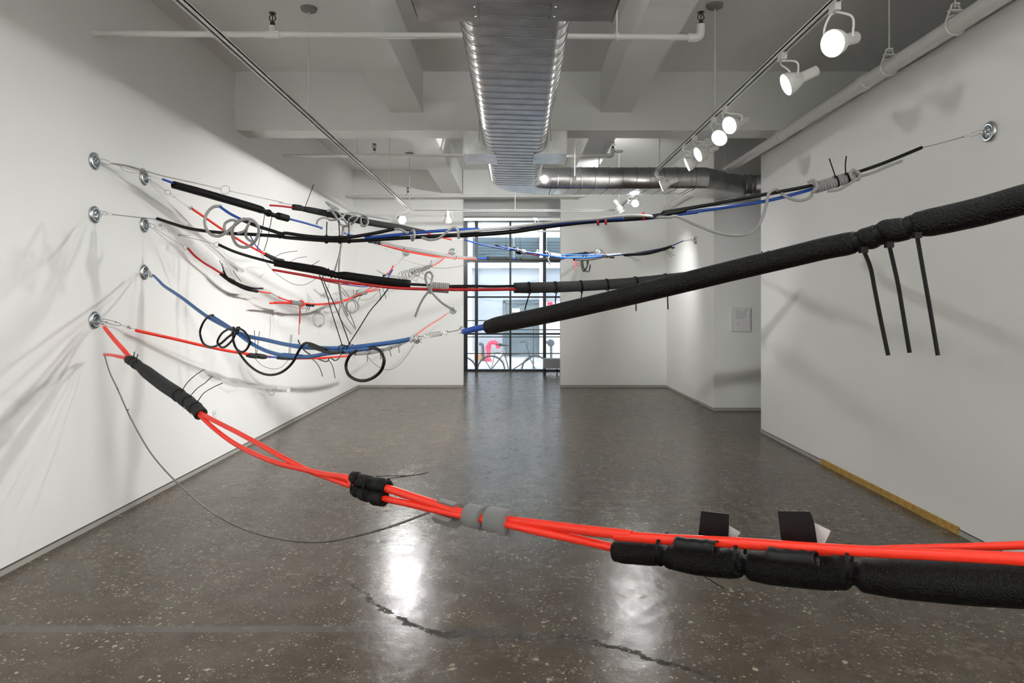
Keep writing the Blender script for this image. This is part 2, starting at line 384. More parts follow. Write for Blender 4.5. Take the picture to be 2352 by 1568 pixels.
# horizontal guard rails just outside the glass
rl = thing('guard_railing', (0, 16.0, GZ), 'dark grey horizontal railing outside the window', 'railing')
for p in (736, 757, 773.5, 811.5):
    MB().box((-2.2, 15.98, pyz(p+1.1, 16)), (2.6, 16.02, pyz(p-1.1, 16))).build('rail', 'rail', rl)
for x in (-2.15, -1.55, 2.0, 2.55): MB().box((x, 15.97, GZ+.05), (x+.04, 16.03, pyz(734, 16))).build('post', 'rail', rl)
q = MB(); cyl(q, (pxx(1225, 17.4), 17.4, GZ+.05), (pxx(1225, 17.4), 17.4, pyz(735, 17.4)), .017)
lathe(q, (pxx(1225, 17.4), 17.4, GZ+.05), (0, 0, 1), [(0, .08), (.03, .08), (.05, .03)])
tag(q.build('rack_post', 'bike', None, True), 'thin grey post with the bicycle leaning on it', 'post')
def bicycle(D, cxr, cxf, label, lean=0):
    zc = GZ+.05+.345; R = .335; xr, xf = pxx(cxr, D), pxx(cxf, D)
    t = thing('bicycle', ((xr+xf)/2, D, GZ+.05), label, 'bicycle')
    for x in (xr, xf):
        w = MB(); sweep(w, circle((x, D, zc), (0, 1, 0), R, 40), .019, 8, closed=True); wo = w.build('wheel', 'bike', t, True)
        w = MB()
        for k in range(18):
            a = 2*math.pi*k/18; cyl(w, (x, D+(.03 if k % 2 else -.03), zc), (x+R*math.cos(a), D, zc+R*math.sin(a)), .0025, 4)
        cyl(w, (x, D-.05, zc), (x, D+.05, zc), .025, 10); w.build('spokes', 'bright', wo)
        w = MB(); sweep(w, [Vector((x+(R+.035)*math.cos(math.radians(a)), D, zc+(R+.035)*math.sin(math.radians(a)))) for a in range(20, 181, 10)], .016, 6, flat=(.3, 1.6)); w.build('mudguard', 'bike', t, True)
    w = MB(); bb = Vector((xr+.45, D, zc-.05)); st = Vector((xr+.33, D, zc+.42)); hd = Vector((xf-.17, D, zc+.42)); hl = Vector((xf-.13, D, zc+.28))
    for a, c_ in ((bb, st), (bb, hl), (st-Vector((-.02, 0, .06)), hd), (Vector((xr, D, zc)), bb), (Vector((xr, D, zc)), st)): cyl(w, a, c_, .014, 8)
    for s in (-1, 1): cyl(w, hl, (xf, D+.05*s, zc), .011, 8)
    cyl(w, hl, hd, .02, 8); w.build('bike_frame', 'bike', t, True)
    w = MB(); cyl(w, st, st+Vector((-.05, 0, .16)), .012); w.build('seat_post', 'bright', t, True)
    s0 = st+Vector((-.06, 0, .18)); w = MB(); sweep(w, spline([s0+Vector((-.13, 0, .03)), s0+Vector((-.05, 0, .02)), s0+Vector((.05, 0, .01)), s0+Vector((.17, 0, 0))]), lin([.03, .085, .05, .02], 6), 14, flat=(.45, 1), ends='round'); w.build('saddle', 'saddle', t, True)
    w = MB(); h0 = hd+Vector((-.06, 0, .22)); cyl(w, hd, h0, .013)
    for s in (-1, 1): sweep(w, spline([h0, h0+Vector((.06, .15*s, .03)), h0+Vector((-.04, .28*s, .06)), h0+Vector((-.16, .30*s, .05))]), .011, 8)
    w.build('handlebar', 'bike', t, True)
    w = MB()
    for s in (-.06, .06): cyl(w, (xr-.30, D+s, zc+.40), (xr+.22, D+s, zc+.42), .008, 6); cyl(w, (xr-.25, D+s, zc+.40), (xr, D+s, zc), .007, 6); cyl(w, (xr+.1, D+s, zc+.41), (xr, D+s, zc), .007, 6)
    for k in range(4): cyl(w, (xr-.28+.15*k, D-.06, zc+.405), (xr-.28+.15*k, D+.06, zc+.405), .006, 6)
    w.build('rear_rack', 'bike', t, True)
bicycle(16.9, 1128, 1230, 'grey bicycle with rear rack outside the middle of the window')
bicycle(16.6, 960, 1062, 'grey bicycle outside at the left edge of the window, mostly hidden by the wall')
# grey panel bench inside the front room
bn = thing('bench', (pxx(1275, 14.9), 14.9, 0), 'grey panel bench on thin black legs inside the window beside the right opening edge', 'bench')
x0, x1 = pxx(1248, 14.9), pxx(1330, 14.9)
MB().box((x0, 14.75, pyz(845, 14.9)), (x1, 15.05, pyz(823, 14.9))).build('panel', 'bench', bn)
MB().box((x0, 14.78, pyz(850, 14.9)), (x1, 15.02, pyz(848.3, 14.9))).build('shelf_bar', 'tie', bn)
for x in (x0+.02, x0+.28, x1-.04): MB().box((x, 14.78, 0), (x+.02, 14.80, pyz(845, 14.9))).build('leg', 'tie', bn)

# ------------------------------------------------------------------ ducts
def oval(hw, hh, n=40):
    out = []; fl = hw-.10
    fl = hw-.095; m = n//4
    for cx, a0 in ((fl, -90), (fl, 0), (-fl, 90), (-fl, 180)):
        for i in range(m+1):
            if i == m and a0 in (-90, 90): continue
            a = math.radians(a0+90*i/m); c, s = math.cos(a), math.sin(a)
            out.append((cx+c*(hw-fl), s*hh))
    return out
def duct(mb, path, hw, hh, rib=None):       # rib: profile growth
    prof = oval(hw, hh, 40); n = len(prof); V = []; Fc = []
    for i, (p, side) in enumerate(path):
        for u, v in prof: V.append(Vector(p)+Vector(side)*u+Vector((0, 0, 1))*v)
    for i in range(len(path)-1):
        for k in range(n): Fc.append((i*n+k, i*n+(k+1) % n, (i+1)*n+(k+1) % n, (i+1)*n+k))
    Fc.append(list(range(n))[::-1]); Fc.append([(len(path)-1)*n+k for k in range(n)])
    return mb.add(V, Fc)
ZD = 3.085; HH = .135; HW = .30
dt = thing('air_duct', (0, 5, ZD), 'galvanised flat oval spiral air duct running down the centre of the ceiling', 'duct')
duct(MB(), [((0, y, ZD), (1, 0, 0)) for y in (-3.1, 2, 5, 8.30)], HW, HH).build('duct_body', 'galv', dt, True)
mb = MB(); y = 2.6
while y < 8.3:
    prof = oval(HW+.003, HH+.003, 56)
    P = [Vector((u, y+.035*(u/HW), ZD+v)) for u, v in prof]; sweep(mb, P, .0026, 6, closed=True); y += .138
mb.build('spiral_seam', 'seam', dt, True)
for yc0, yc1 in ((3.02, 3.48), (6.53, 7.0)):
    for s in (-1, 1):
        q = MB(); a, c_ = sorted((s*.20, s*.49)); q.box((a, yc0, 2.945), (c_, yc1, 3.165)); bx = q.build('side_outlet', 'galv', dt)
        q = MB(); e = s*.215; q.box((min(e, e-s*.035), yc0, 2.940), (max(e, e-s*.035), yc1, 2.946)); 
        for k in range(4): lathe(q, (e-s*.018, yc0+.06+.11*k, 2.940), (0, 0, -1), [(0, .006), (.004, .005)], 8)
        q.build('flange_strip', 'galv', bx)
        q = MB(); xo = s*.492; q.box((min(xo, xo+s*.006), yc0-.004, 2.94), (max(xo, xo+s*.006), yc1+.004, 3.17)); q.build('edge_strip', 'bright', bx)
for x in (-.33, .33):
    q = MB(); cyl(q, (x, 6.25, 3.0), (x, 6.25, Z0), .006, 8); cyl(q, (x-.03, 6.25, 3.10), (x+.03, 6.25, 3.10), .008, 8)
    q.build('hanger_rod', 'pipew', dt)
# elbow and cross duct
path = []; YC = 8.75
for k in range(0, 10):
    a = math.radians(10*k); c_ = Vector((.36, 8.30, ZD)); p = c_+Vector((-.40*math.cos(a), .45*math.sin(a), 0)); path.append((p, (math.cos(a), -math.sin(a), 0)))
path = [((0, 8.30, ZD), (1, 0, 0))]
for k in range(1, 9):
    a = math.radians(90*k/8); p = Vector((.45-.45*math.cos(a), 8.30+.45*math.sin(a), ZD)); path.append((p, (math.cos(a), -math.sin(a), 0)))
el = thing('cross_duct', (1.4, YC, ZD), 'galvanised duct turning from the central duct across to the right alcove', 'duct')
duct(MB(), path, .30, HH).build('elbow', 'galv', el, True)
duct(MB(), [((.44, YC, ZD), (0, -1, 0)), ((2.30, YC, ZD), tuple((Vector((.625, -.78, 0))+Vector((0, -1, 0))).normalized()*1.06))], .30, HH).build('duct_body', 'galv', el, True)
dv = Vector((.62, .50, 0)).normalized(); sd_ = Vector((dv.y, -dv.x, 0)); p1 = Vector((2.30, YC, ZD)); p2 = p1+dv*.80
bis = (sd_+Vector((0, -1, 0))).normalized()
duct(MB(), [(p1, tuple(bis*1.06)), (p2, tuple(bis*1.06))], .30, HH).build('offset_elbow', 'galv', el, True)
dv2 = Vector((.62, -.50, 0)).normalized(); sd2 = Vector((dv2.y, -dv2.x, 0)); p3 = p2+Vector((.35, 0, 0))
duct(MB(), [(p2, tuple(bis*1.06)), (p3, tuple(((sd2+Vector((0, -1, 0))).normalized()*1.06)))], .30, HH).build('duct_body', 'galv', el, True)
duct(MB(), [(p3, tuple((sd2+Vector((0, -1, 0))).normalized()*1.06)), (p3+dv2*.8, tuple(sd2))], .30, HH).build('duct_body', 'galv', el, True)
q = MB()
for x in [.50, .66]+[.80+.17*k for k in range(9)]+[2.22]:
    prof = oval(.303, HH+.003, 56); sweep(q, [Vector((x+.03*(u/.3), YC-u, ZD+v)) for u, v in prof], .0035, 6, closed=True)
q.build('spiral_seam', 'seam', el, True); q = MB()
for t_ in (.12, .2, .30):
    prof = oval(.303, HH+.003, 56); sweep(q, [p2+Vector((t_, -u, v)) for u, v in prof], .005, 6, closed=True)
q.build('spiral_seam', 'seam', el, True)
q = MB(); x = (1320-HX)/F*8.4; cyl(q, (x, 8.42, 3.06), (x, 8.42, Z0), .007, 8); q.build('hanger_rod', 'pipew', el); q = MB(); q.box((x-.02, 8.41, 3.04), (x+.02, 8.44, 3.09)); q.build('hanger_strap', 'seam', el)

# ------------------------------------------------------------------ pipes
pp = thing('ceiling_pipe', (2.75, 5, 3.24), 'thick white pipe running along the top of the right wall', 'pipe')
q = MB(); cyl(q, (2.74, -3.1, 3.24), (2.74, 12.42, 3.24), .052, 20); q.build('pipe', 'pipew', pp, True)
for y in (1.5, 3.55, 5.3, 7.0, 8.7, 12.3): q = MB(); cyl(q, (2.74, y, 3.24), (2.74, y+.10, 3.24), .060, 20); q.build('coupling', 'pipew', pp, True)
for px, y in ((2105, 4.25), (1972, 5.0), (1575, 8.9), (0, 11.8)):
    q = MB(); c = Vector((2.74, y, 3.24)); sweep(q, circle(c, (0, 1, 0), .062, 24), .006, 6, closed=True)
    for s in (-1, 1): cyl(q, c+Vector((.06*s, 0, .02)), c+Vector((.018*s, 0, .13)), .006, 6)
    q.box((2.70, y-.015, 3.325), (2.78, y+.015, 3.335)); q.box((2.72, y-.018, 3.365), (2.76, y+.018, 3.375))
    cyl(q, c+Vector((0, 0, .11)), (2.74, y, Z0), .005, 8)
    q.build('clevis_hanger', 'pipew', pp, True)
q = MB(); cyl(q, (2.885, -3.1, 3.29), (2.885, 8.05, 3.29), .022, 14)
cd_ = q.build('conduit', 'pipew', None, True); tag(cd_, 'thin white conduit lying along the top edge of the right wall', 'pipe')
def sprinkler(q, p, s=1.3):
    p = Vector(p); lathe(q, p, (0, 0, 1), [(0, .012*s), (.02*s, .013*s), (.022*s, .009*s), (.03*s, .009*s)], 12)
    for k in (-1, 1): sweep(q, spline([p+Vector((.006*k*s, 0, .028*s)), p+Vector((.017*k*s, 0, .045*s)), p+Vector((.005*k*s, 0, .07*s))]), .003*s, 6)
    cyl(q, p+Vector((0, 0, .03*s)), p+Vector((0, 0, .07*s)), .003*s, 6); lathe(q, p+Vector((0, 0, .07*s)), (0, 0, 1), [(0, .02*s), (.004*s, .02*s)], 14)
def pipe_line(Y, za, zb, xa, xb, heads, rods, label, bend=None, elbow=True, r=.021):
    t = thing('sprinkler_pipe', (xb, Y, zb), label, 'pipe')
    q = MB(); z = lambda x: za+(zb-za)*(x-xa)/(xb-xa); cyl(q, (xa, Y, za), (xb, Y, zb), r, 14)
    if bend: cyl(q, (xa, Y, za), (xa-.02, Y-1.1, za), r, 14)
    q.build('pipe', 'pipew', t, True)
    if elbow:
        q = MB(); sweep(q, spline([Vector((xb-.06, Y, zb)), Vector((xb, Y, zb)), Vector((xb+.025, Y, zb+.02)), Vector((xb+.03, Y, zb+.09))]), r*1.35, 14); e = q.build('elbow_fitting', 'pipew', t, True)
        q = MB(); sprinkler(q, (xb+.03, Y, zb+.08)); q.build('sprinkler_head', 'brass', t, True)
    for x in heads:
        q = MB(); cyl(q, (x-.05, Y, z(x)), (x+.05, Y, z(x)), r*1.4); cyl(q, (x, Y, z(x)), (x, Y, z(x)+.06), r*1.1); q.build('tee_fitting', 'pipew', t, True)
        q = MB(); sprinkler(q, (x, Y, z(x)+.055)); q.build('sprinkler_head', 'brass', t, True)
    for x in rods:
        q = MB(); cyl(q, (x, Y, z(x)), (x, Y, Z0), .006, 8); cyl(q, (x-.012, Y, z(x)), (x+.012, Y, z(x)), r*1.5); q.build('hanger', 'pipew', t, True)
def X(p, d): return (p-HX)/F*d
pipe_line(4.78, 3.40, 3.372, XL-.11, X(1600, 4.78), [X(626, 4.78)], [X(1417, 4.78)], 'nearest white sprinkler pipe crossing under the ceiling in front of the cross beam')
pipe_line(8.7, 3.40, 3.40, -3.0+.03, X(1402, 8.7), [X(860, 8.7)], [X(820, 8.7)], 'white sprinkler pipe crossing behind the cross beam', bend=True)
pipe_line(11.9, 3.39, 3.40, -2.96, X(1340, 11.9), [X(937, 11.9)], [], 'white sprinkler pipe farthest back, near the far wall', r=.02)
# ------------------------------------------------------------------ lighting tracks
ZT = 3.05
def track(name, a, b, label, rods):
    t = thing('lighting_track', ((a[0]+b[0])/2, (a[1]+b[1])/2, ZT), label, 'track')
    a = Vector(a); b = Vector(b); d = (b-a).normalized(); s = Vector((d.y, -d.x, 0)); c = (a+b)/2; h = (b-a)/2
    MB().obox(c+Vector((0, 0, .012)), h, s*.018, Vector((0, 0, .010))).build('rail', 'railm', t)
    q = MB()
    for k in (-1, 1): q.obox(c+s*.014*k, h, s*.004, Vector((0, 0, .012)))
    q.build('rail_lip', 'railm', t)
    MB().obox(c-Vector((0, 0, -.001)), h*.999, s*.0095, Vector((0, 0, .001))).build('slot', 'slot', t)
    for p, can in rods:
        q = MB(); cyl(q, (p[0], p[1], ZT+.02), (p[0], p[1], Z0), .0065, 8); q.build('hanger_rod', 'pipew', t, True)
        if can:
            q = MB(); lathe(q, (p[0], p[1], Z0-.035), (0, 0, 1), [(0, .02), (.012, .062), (.035, .068)], 24); q.build('canopy', 'canopy', t, True)
xt = 1.64; XLT = -1.71
track('r', (xt, -3, ZT), (xt, 7.9, ZT), 'white lighting track with lit lamps hung along the right side', [((xt, 7.75), False), ((xt, 5.6), True), ((xt, 2.5), True)])
track('r2', (xt+.02, 9.5, ZT), (xt+.02, 11.15, ZT), 'short white lighting track behind the cross duct on the right', [((xt+.02, 10.9), True)])
track('l', (XLT, -3, ZT), (XLT, 11.1, ZT), 'long white lighting track running down the left side to the far wall', [((XLT, 5.66), True), ((XLT, 9.3), False), ((XLT, 11.05), True), ((XLT, 2.0), True)])
track('c', (XLT+.05, 11.25, ZT), (xt, 11.25, ZT), 'thin white track crossing the room just before the far wall', [((0, 11.25), True)])
def lamp_head(px, py, tx, ty, d, target, label, lit=1.0, group='lit track lamps', width=1.6, size=.067):
    p = at(px, py, d); tr = Vector((tx, ty, ZT-.012)); fwd = (Vector(target)-p).normalized()
    t = thing('track_lamp', p, label, 'lamp', group)
    MB().box((tr.x-.016, tr.y-.035, ZT-.05), (tr.x+.016, tr.y+.035, ZT-.008)).build('adapter', 'sock', t)
    back = p-fwd*.155; piv = p-fwd*.05; side = fwd.cross(Vector((0, 0, 1)))
    side = side.normalized() if side.length > .1 else Vector((1, 0, 0))
    q = MB(); top = Vector((tr.x, tr.y, ZT-.05))
    for s in (-1, 1):
        e = piv+side*s*(size+.012); m_ = Vector((e.x, e.y, top.z-.035))
        sweep(q, spline([top+side*s*.008, top+side*s*.03+Vector((0, 0, -.012)), m_.lerp(e, .25), e]), .006, 8, flat=None)
    q.build('yoke', 'sock', t, True)
    q = MB(); lathe(q, p, -fwd, [(.0, size), (.012, size*1.03), (.04, size*.93), (.075, size*.68), (.098, size*.5), (.10, size*.42)], 28); bl = q.build('bulb', 'sock', t, True)
    q = MB(); lathe(q, p-fwd*.098, -fwd, [(0, size*.46), (.10, size*.46), (.105, size*.38)], 20); q.build('socket', 'sock', t, True)
    q = MB(); lathe(q, p, fwd, [(0, size*.96), (.004, size*.90), (.008, size*.5), (.009, .002)], 28)
    q.build('lens', 'lens' if lit else 'off', bl, True)
    if lit:
        l = bpy.data.lights.new('lamp_beam', 'SPOT'); l.energy = SPOT_W*lit; l.spot_size = width; l.spot_blend = .9; l.shadow_soft_size = .067; l.color = (1, .99, .97)
        lo = bpy.data.objects.new('lamp_beam', l); COL.objects.link(lo); lo.parent = t
        lo.location = fwd*.02; lo.rotation_euler = fwd.to_track_quat('-Z', 'Y').to_euler()
T = 2430.4
def rl_(px, py, apx, apy, target, label, **k):
    d = T/(HY-apy); lamp_head(px, py, xt, d, d-.05, target, label, **k)
LW = -2.85
rl_(1912, 100, 1915, 6, (LW, .9, 1.0), 'largest lit lamp at the near top of the right lighting track', width=1.25, lit=.58)
rl_(1805, 195, 1808, 120, (LW, 4.6, .8), 'lit lamp turned sideways, second from the top of the right track', width=1.15, lit=.6)
rl_(1675, 288, 1682, 243, (LW, 2.6, .9), 'brighter and larger of the two overlapping lit lamps mid right track', width=1.2, lit=.5)
rl_(1652, 317, 1657, 268, (-1.8, 2.2, 0), 'smaller lower lamp of the overlapping pair mid right track', width=1.2, lit=.4)
rl_(1603, 355, 1606, 310, (LW, 5.6, .9), 'round lit lamp fifth along the right track', width=1.15, lit=.75)
rl_(1578, 378, 1580, 332, (LW, 7.6, .9), 'tilted oval lit lamp sixth along the right track', width=1.3, lit=1.1)
rl_(1519, 427, 1521, 393, (LW, 9.4, 1.1), 'narrow edge-on lit lamp at the far end of the right track', width=1.9, lit=2.4)
def fill_lamp(x, y, tgt, label, lit=1.0, width=1.6, z=ZT-.2):
    # added fill lamp out of view to brighten the room, placed in metres
    p = Vector((x, y, z)); d = p.y
    px = HX+p.x/d*F; py = HY-(p.z-EYE)/d*F
    lamp_head(px, py, x, y, d, tgt, label, lit=lit, width=width)
lamp_head(1459, 467, xt+.02, 9.95, 9.9, (-.4, 4, 0), 'lit lamp on the short track behind the cross duct', lit=.35, size=.055)
lamp_head(1427, 483, xt+.02, 10.6, 10.6, (2.8, 11.4, 1.5), 'dark lamp turned away on the short track behind the cross duct', lit=.4, width=1.4)
lamp_head(924, 505, XLT, 10.95, 10.9, (2.2, 4.6, .9), 'lit lamp glaring at the far end of the left track', lit=.9, width=1.5)
lamp_head(1028, 510, -1.05, 11.25, 11.2, (-1.2, 12.4, .5), 'unlit clear lamp hanging before the far wall left of the opening', lit=0, group=None)
lamp_head(1230, 502, .35, 14.5, 14.4, (-1.4, 13.5, 0), 'lamp with a tilted box body above the window', lit=.6, group=None)
MB().box((-1.5, 14.48, ZT+.0), (1.9, 14.52, ZT+.03)).build('trim_2', 'railm')['kind'] = 'structure'
fill_lamp(XLT, 1.6, (2.9, .6, 1.3), 'added fill lamp on the left track beside the camera, aimed at the right wall', .12, 1.3)  # added fill for the right wall, no such lamp known
fill_lamp(XLT, 2.2, (3.3, 9.7, 1.4), 'added fill lamp on the left track above the camera, aimed into the right alcove', 2.2, .42)  # put in to brighten the alcove wall
fill_lamp(XLT, -1.4, (.5, -3.2, 2.6), 'added fill lamp on the left track behind the camera, aimed at the rear wall', 3.3, 2.4)  # added bounce off the rear wall for overall brightness
fill_lamp(xt, -1.4, (.5, -3.2, 2.6), 'added fill lamp on the right track behind the camera, aimed at the rear wall', 3.3, 2.4)  # second added bounce lamp behind the camera
fill_lamp(xt, 1.5, (LW, 1.6, .9), 'added fill lamp on the right track beside the camera', .40, 1.3)  # unseen lamp added as fill on the near left wall
ZS = ZT; ZT = 3.36      # two fill lamps on an added high track, out of view behind the cross duct
fill_lamp(.75, 9.35, (-1.7, 12.44, 1.3), 'added fill lamp behind the cross duct aimed at the far wall left of the opening', .95, 1.7, z=3.185)  # invented source that brightens the far wall
fill_lamp(1.5, 9.35, (.7, 12.6, 3.9), 'added fill lamp behind the cross duct turned up to the far ceiling', .3, 2.2, z=3.185)  # added uplight for the ceiling of the far bay
t_ = thing('lighting_track', (1.1, 9.35, 3.36), 'short white track added out of view behind the cross duct for the fill lamps', 'track'); ZT = ZS  # made-up track that only carries the two fill lamps
MB().box((.6, 9.33, 3.345), (1.7, 9.37, 3.365)).build('rail', 'railm', t_); q = MB(); cyl(q, (1.15, 9.35, 3.365), (1.15, 9.35, Z0), .007, 8); q.build('hanger_rod', 'pipew', t_)
fill_lamp(-1.9, 13.8, (.3, 15.5, 3.2), 'added fill lamp in the front room behind the wall, aimed at the window wall', 1.6, 2.0)  # added out of sight to brighten the window header
fill_lamp(XLT, .6, (XLT+.6, .9, 3.9), 'added fill lamp on the left track beside the camera, turned up to the ceiling', 1.6, 2.4)  # added uplight, lifts the ceiling and the bounced light
fill_lamp(xt, .5, (xt-.6, .9, 3.9), 'added fill lamp on the right track beside the camera, turned up to the ceiling', 1.6, 2.4)  # matching added uplight on the right side

# ------------------------------------------------------------------ small wall things
hol = thing('document_holder', (X(1700, 9.7), 9.69, 1.3), 'clear wall holder with a printed information sheet on the alcove wall', 'sheet holder')
x0, x1 = X(1679, 9.69), X(1722, 9.69); z1_, z0_ = pyz(706, 9.69), pyz(761, 9.69)
MB().box((x0, 9.655, z0_), (x1, 9.70, z1_)).build('holder_box', 'acryl', hol)
MB().box((x0+.02, 9.648, z0_+.012), (x1-.02, 9.656, z1_-.012)).build('sheet', 'paper', hol)
q = MB()
for k, (a, b_) in enumerate([(.10, .45), (.05, .9), (.05, .9), (.05, .9), (.05, .88), (.05, .9), (.05, .9), (.05, .9), (.05, .6)]):
    z = z1_-.035-.015*k; xa = x0+.04+(x1-x0-.08)*a; xb = x0+.04+(x1-x0-.08)*b_; q.box((xa, 9.6465, z-.003), (xb, 9.648, z))
q.box((x1-.075, 9.6465, z1_-.038), (x1-.04, 9.648, z1_-.030)); q.box((x0+.075, 9.6465, z0_+.103), (x0+.11, 9.648, z0_+.108))
q.build('printed_lines', 'ink', hol)
ou = thing('wall_outlet', (XL, 6.45, EYE-.255*6.45/1.568), 'white double power outlet low on the left wall', 'outlet')
dO = F*2.85/(HX-492); zc = EYE-(955-HY)/F*dO
ou.location = (XL, dO, zc)
MB().box((XL-.003, dO-.036, zc-.058), (XL+.006, dO+.036, zc+.058)).build('cover_plate', 'sock', ou)
q = MB()
for s in (-.022, .022):
    q.box((XL+.006, dO-.010, zc+s-.006), (XL+.007, dO-.007, zc+s+.006)); q.box((XL+.006, dO+.007, zc+s-.006), (XL+.007, dO+.010, zc+s+.006))
q.build('socket_slots', 'ink', ou)

# ------------------------------------------------------------------ wall anchors
def anchor(c, ax, label, s=1.0):
    ax = Vector(ax).normalized(); t = thing('wall_anchor', c, label, 'wall anchor', 'round metal wall anchors')
    q = MB(); lathe(q, c, ax, [(0, .040*s), (0, .062*s), (.006*s, .063*s), (.015*s, .058*s), (.020*s, .048*s), (.018*s, .042*s), (.004*s, .038*s)], 36); q.build('plate', 'zinc', t, True)
    q = MB(); lathe(q, c, ax, [(.001, .040*s), (.005*s, .040*s), (.006*s, .034*s), (.003*s, .02*s), (.003*s, .005*s)], 30)
    u = Vector((0, 0, 1)); w = ax.cross(u)
    for k in range(5):
        a = k*1.257; e = Vector(c)+ax*.008*s+(u*math.cos(a)+w*math.sin(a))*.026*s; lathe(q, e, ax, [(0, .007*s), (.006*s, .006*s)], 8)
    q.build('cup', 'zincb', t, True)
    q = MB(); cyl(q, Vector(c)+ax*.004, Vector(c)+ax*.028*s, .006*s, 10)
    sweep(q, circle(Vector(c)+ax*.040*s, w, .014*s, 20), .0038*s, 8, closed=True)
    q.build('eye_bolt', 'bright', t, True)
    return Vector(c)
def onleft(px, py): d = F*2.85/(HX-px); return Vector((XL, d, EYE+(HY-py)/F*d))
AN = {}
for k, px, py, lb in (('A1', 216, 370, 'topmost wall anchor in the nearer column on the left wall'), ('A3', 216, 493, 'middle wall anchor in the nearer column on the left wall'),
                  ('A6', 216, 735, 'lowest wall anchor in the nearer column on the left wall'), ('A2', 330, 408, 'top wall anchor in the farther column on the left wall'),
                  ('A4', 330, 516, 'middle wall anchor in the farther column on the left wall'), ('A5', 330, 625, 'lowest wall anchor of the farther column, holding the steel blue tube')):
    AN[k] = anchor(onleft(px, py), (1, 0, 0), lb, .95)
for k, px, py, lb in (('R1', 1039, 578, 'wall anchor on the far wall just left of the opening, upper'), ('R2', 933, 580, 'wall anchor on the far wall nearest the left corner'),
                  ('R3', 1041, 713, 'wall anchor on the far wall left of the opening, lower, by the grey cord end'), ('R4', 1373, 578, 'wall anchor on the far wall right of the opening')):
    AN[k] = anchor(at(px, py, YB), (0, -1, 0), lb, 1.0)
d5 = 10.65; xx = 2.76+.065*(YB-d5)/(YB-9.7)
d5 = xx/((1598-HX)/F); xx = 2.76+.065*(YB-d5)/(YB-9.7)
AN['R5'] = anchor(Vector((xx, d5, EYE+(HY-551)/F*d5)), (-1, 0, 0), 'small wall anchor on the far right side wall holding the blue strand')
dR = F*XR/(2274-HX); AN['R6'] = anchor(Vector((XR, dR, EYE+(HY-303)/F*dR)), (-1, 0, 0), 'wall anchor on the near right wall holding the long black hose')
AN['R7'] = Vector((XR, 6.3, EYE+(HY-568)/F*6.3)); anchor(AN['R7'], (-1, 0, 0), 'wall anchor on the right wall hidden behind the big black noodle')

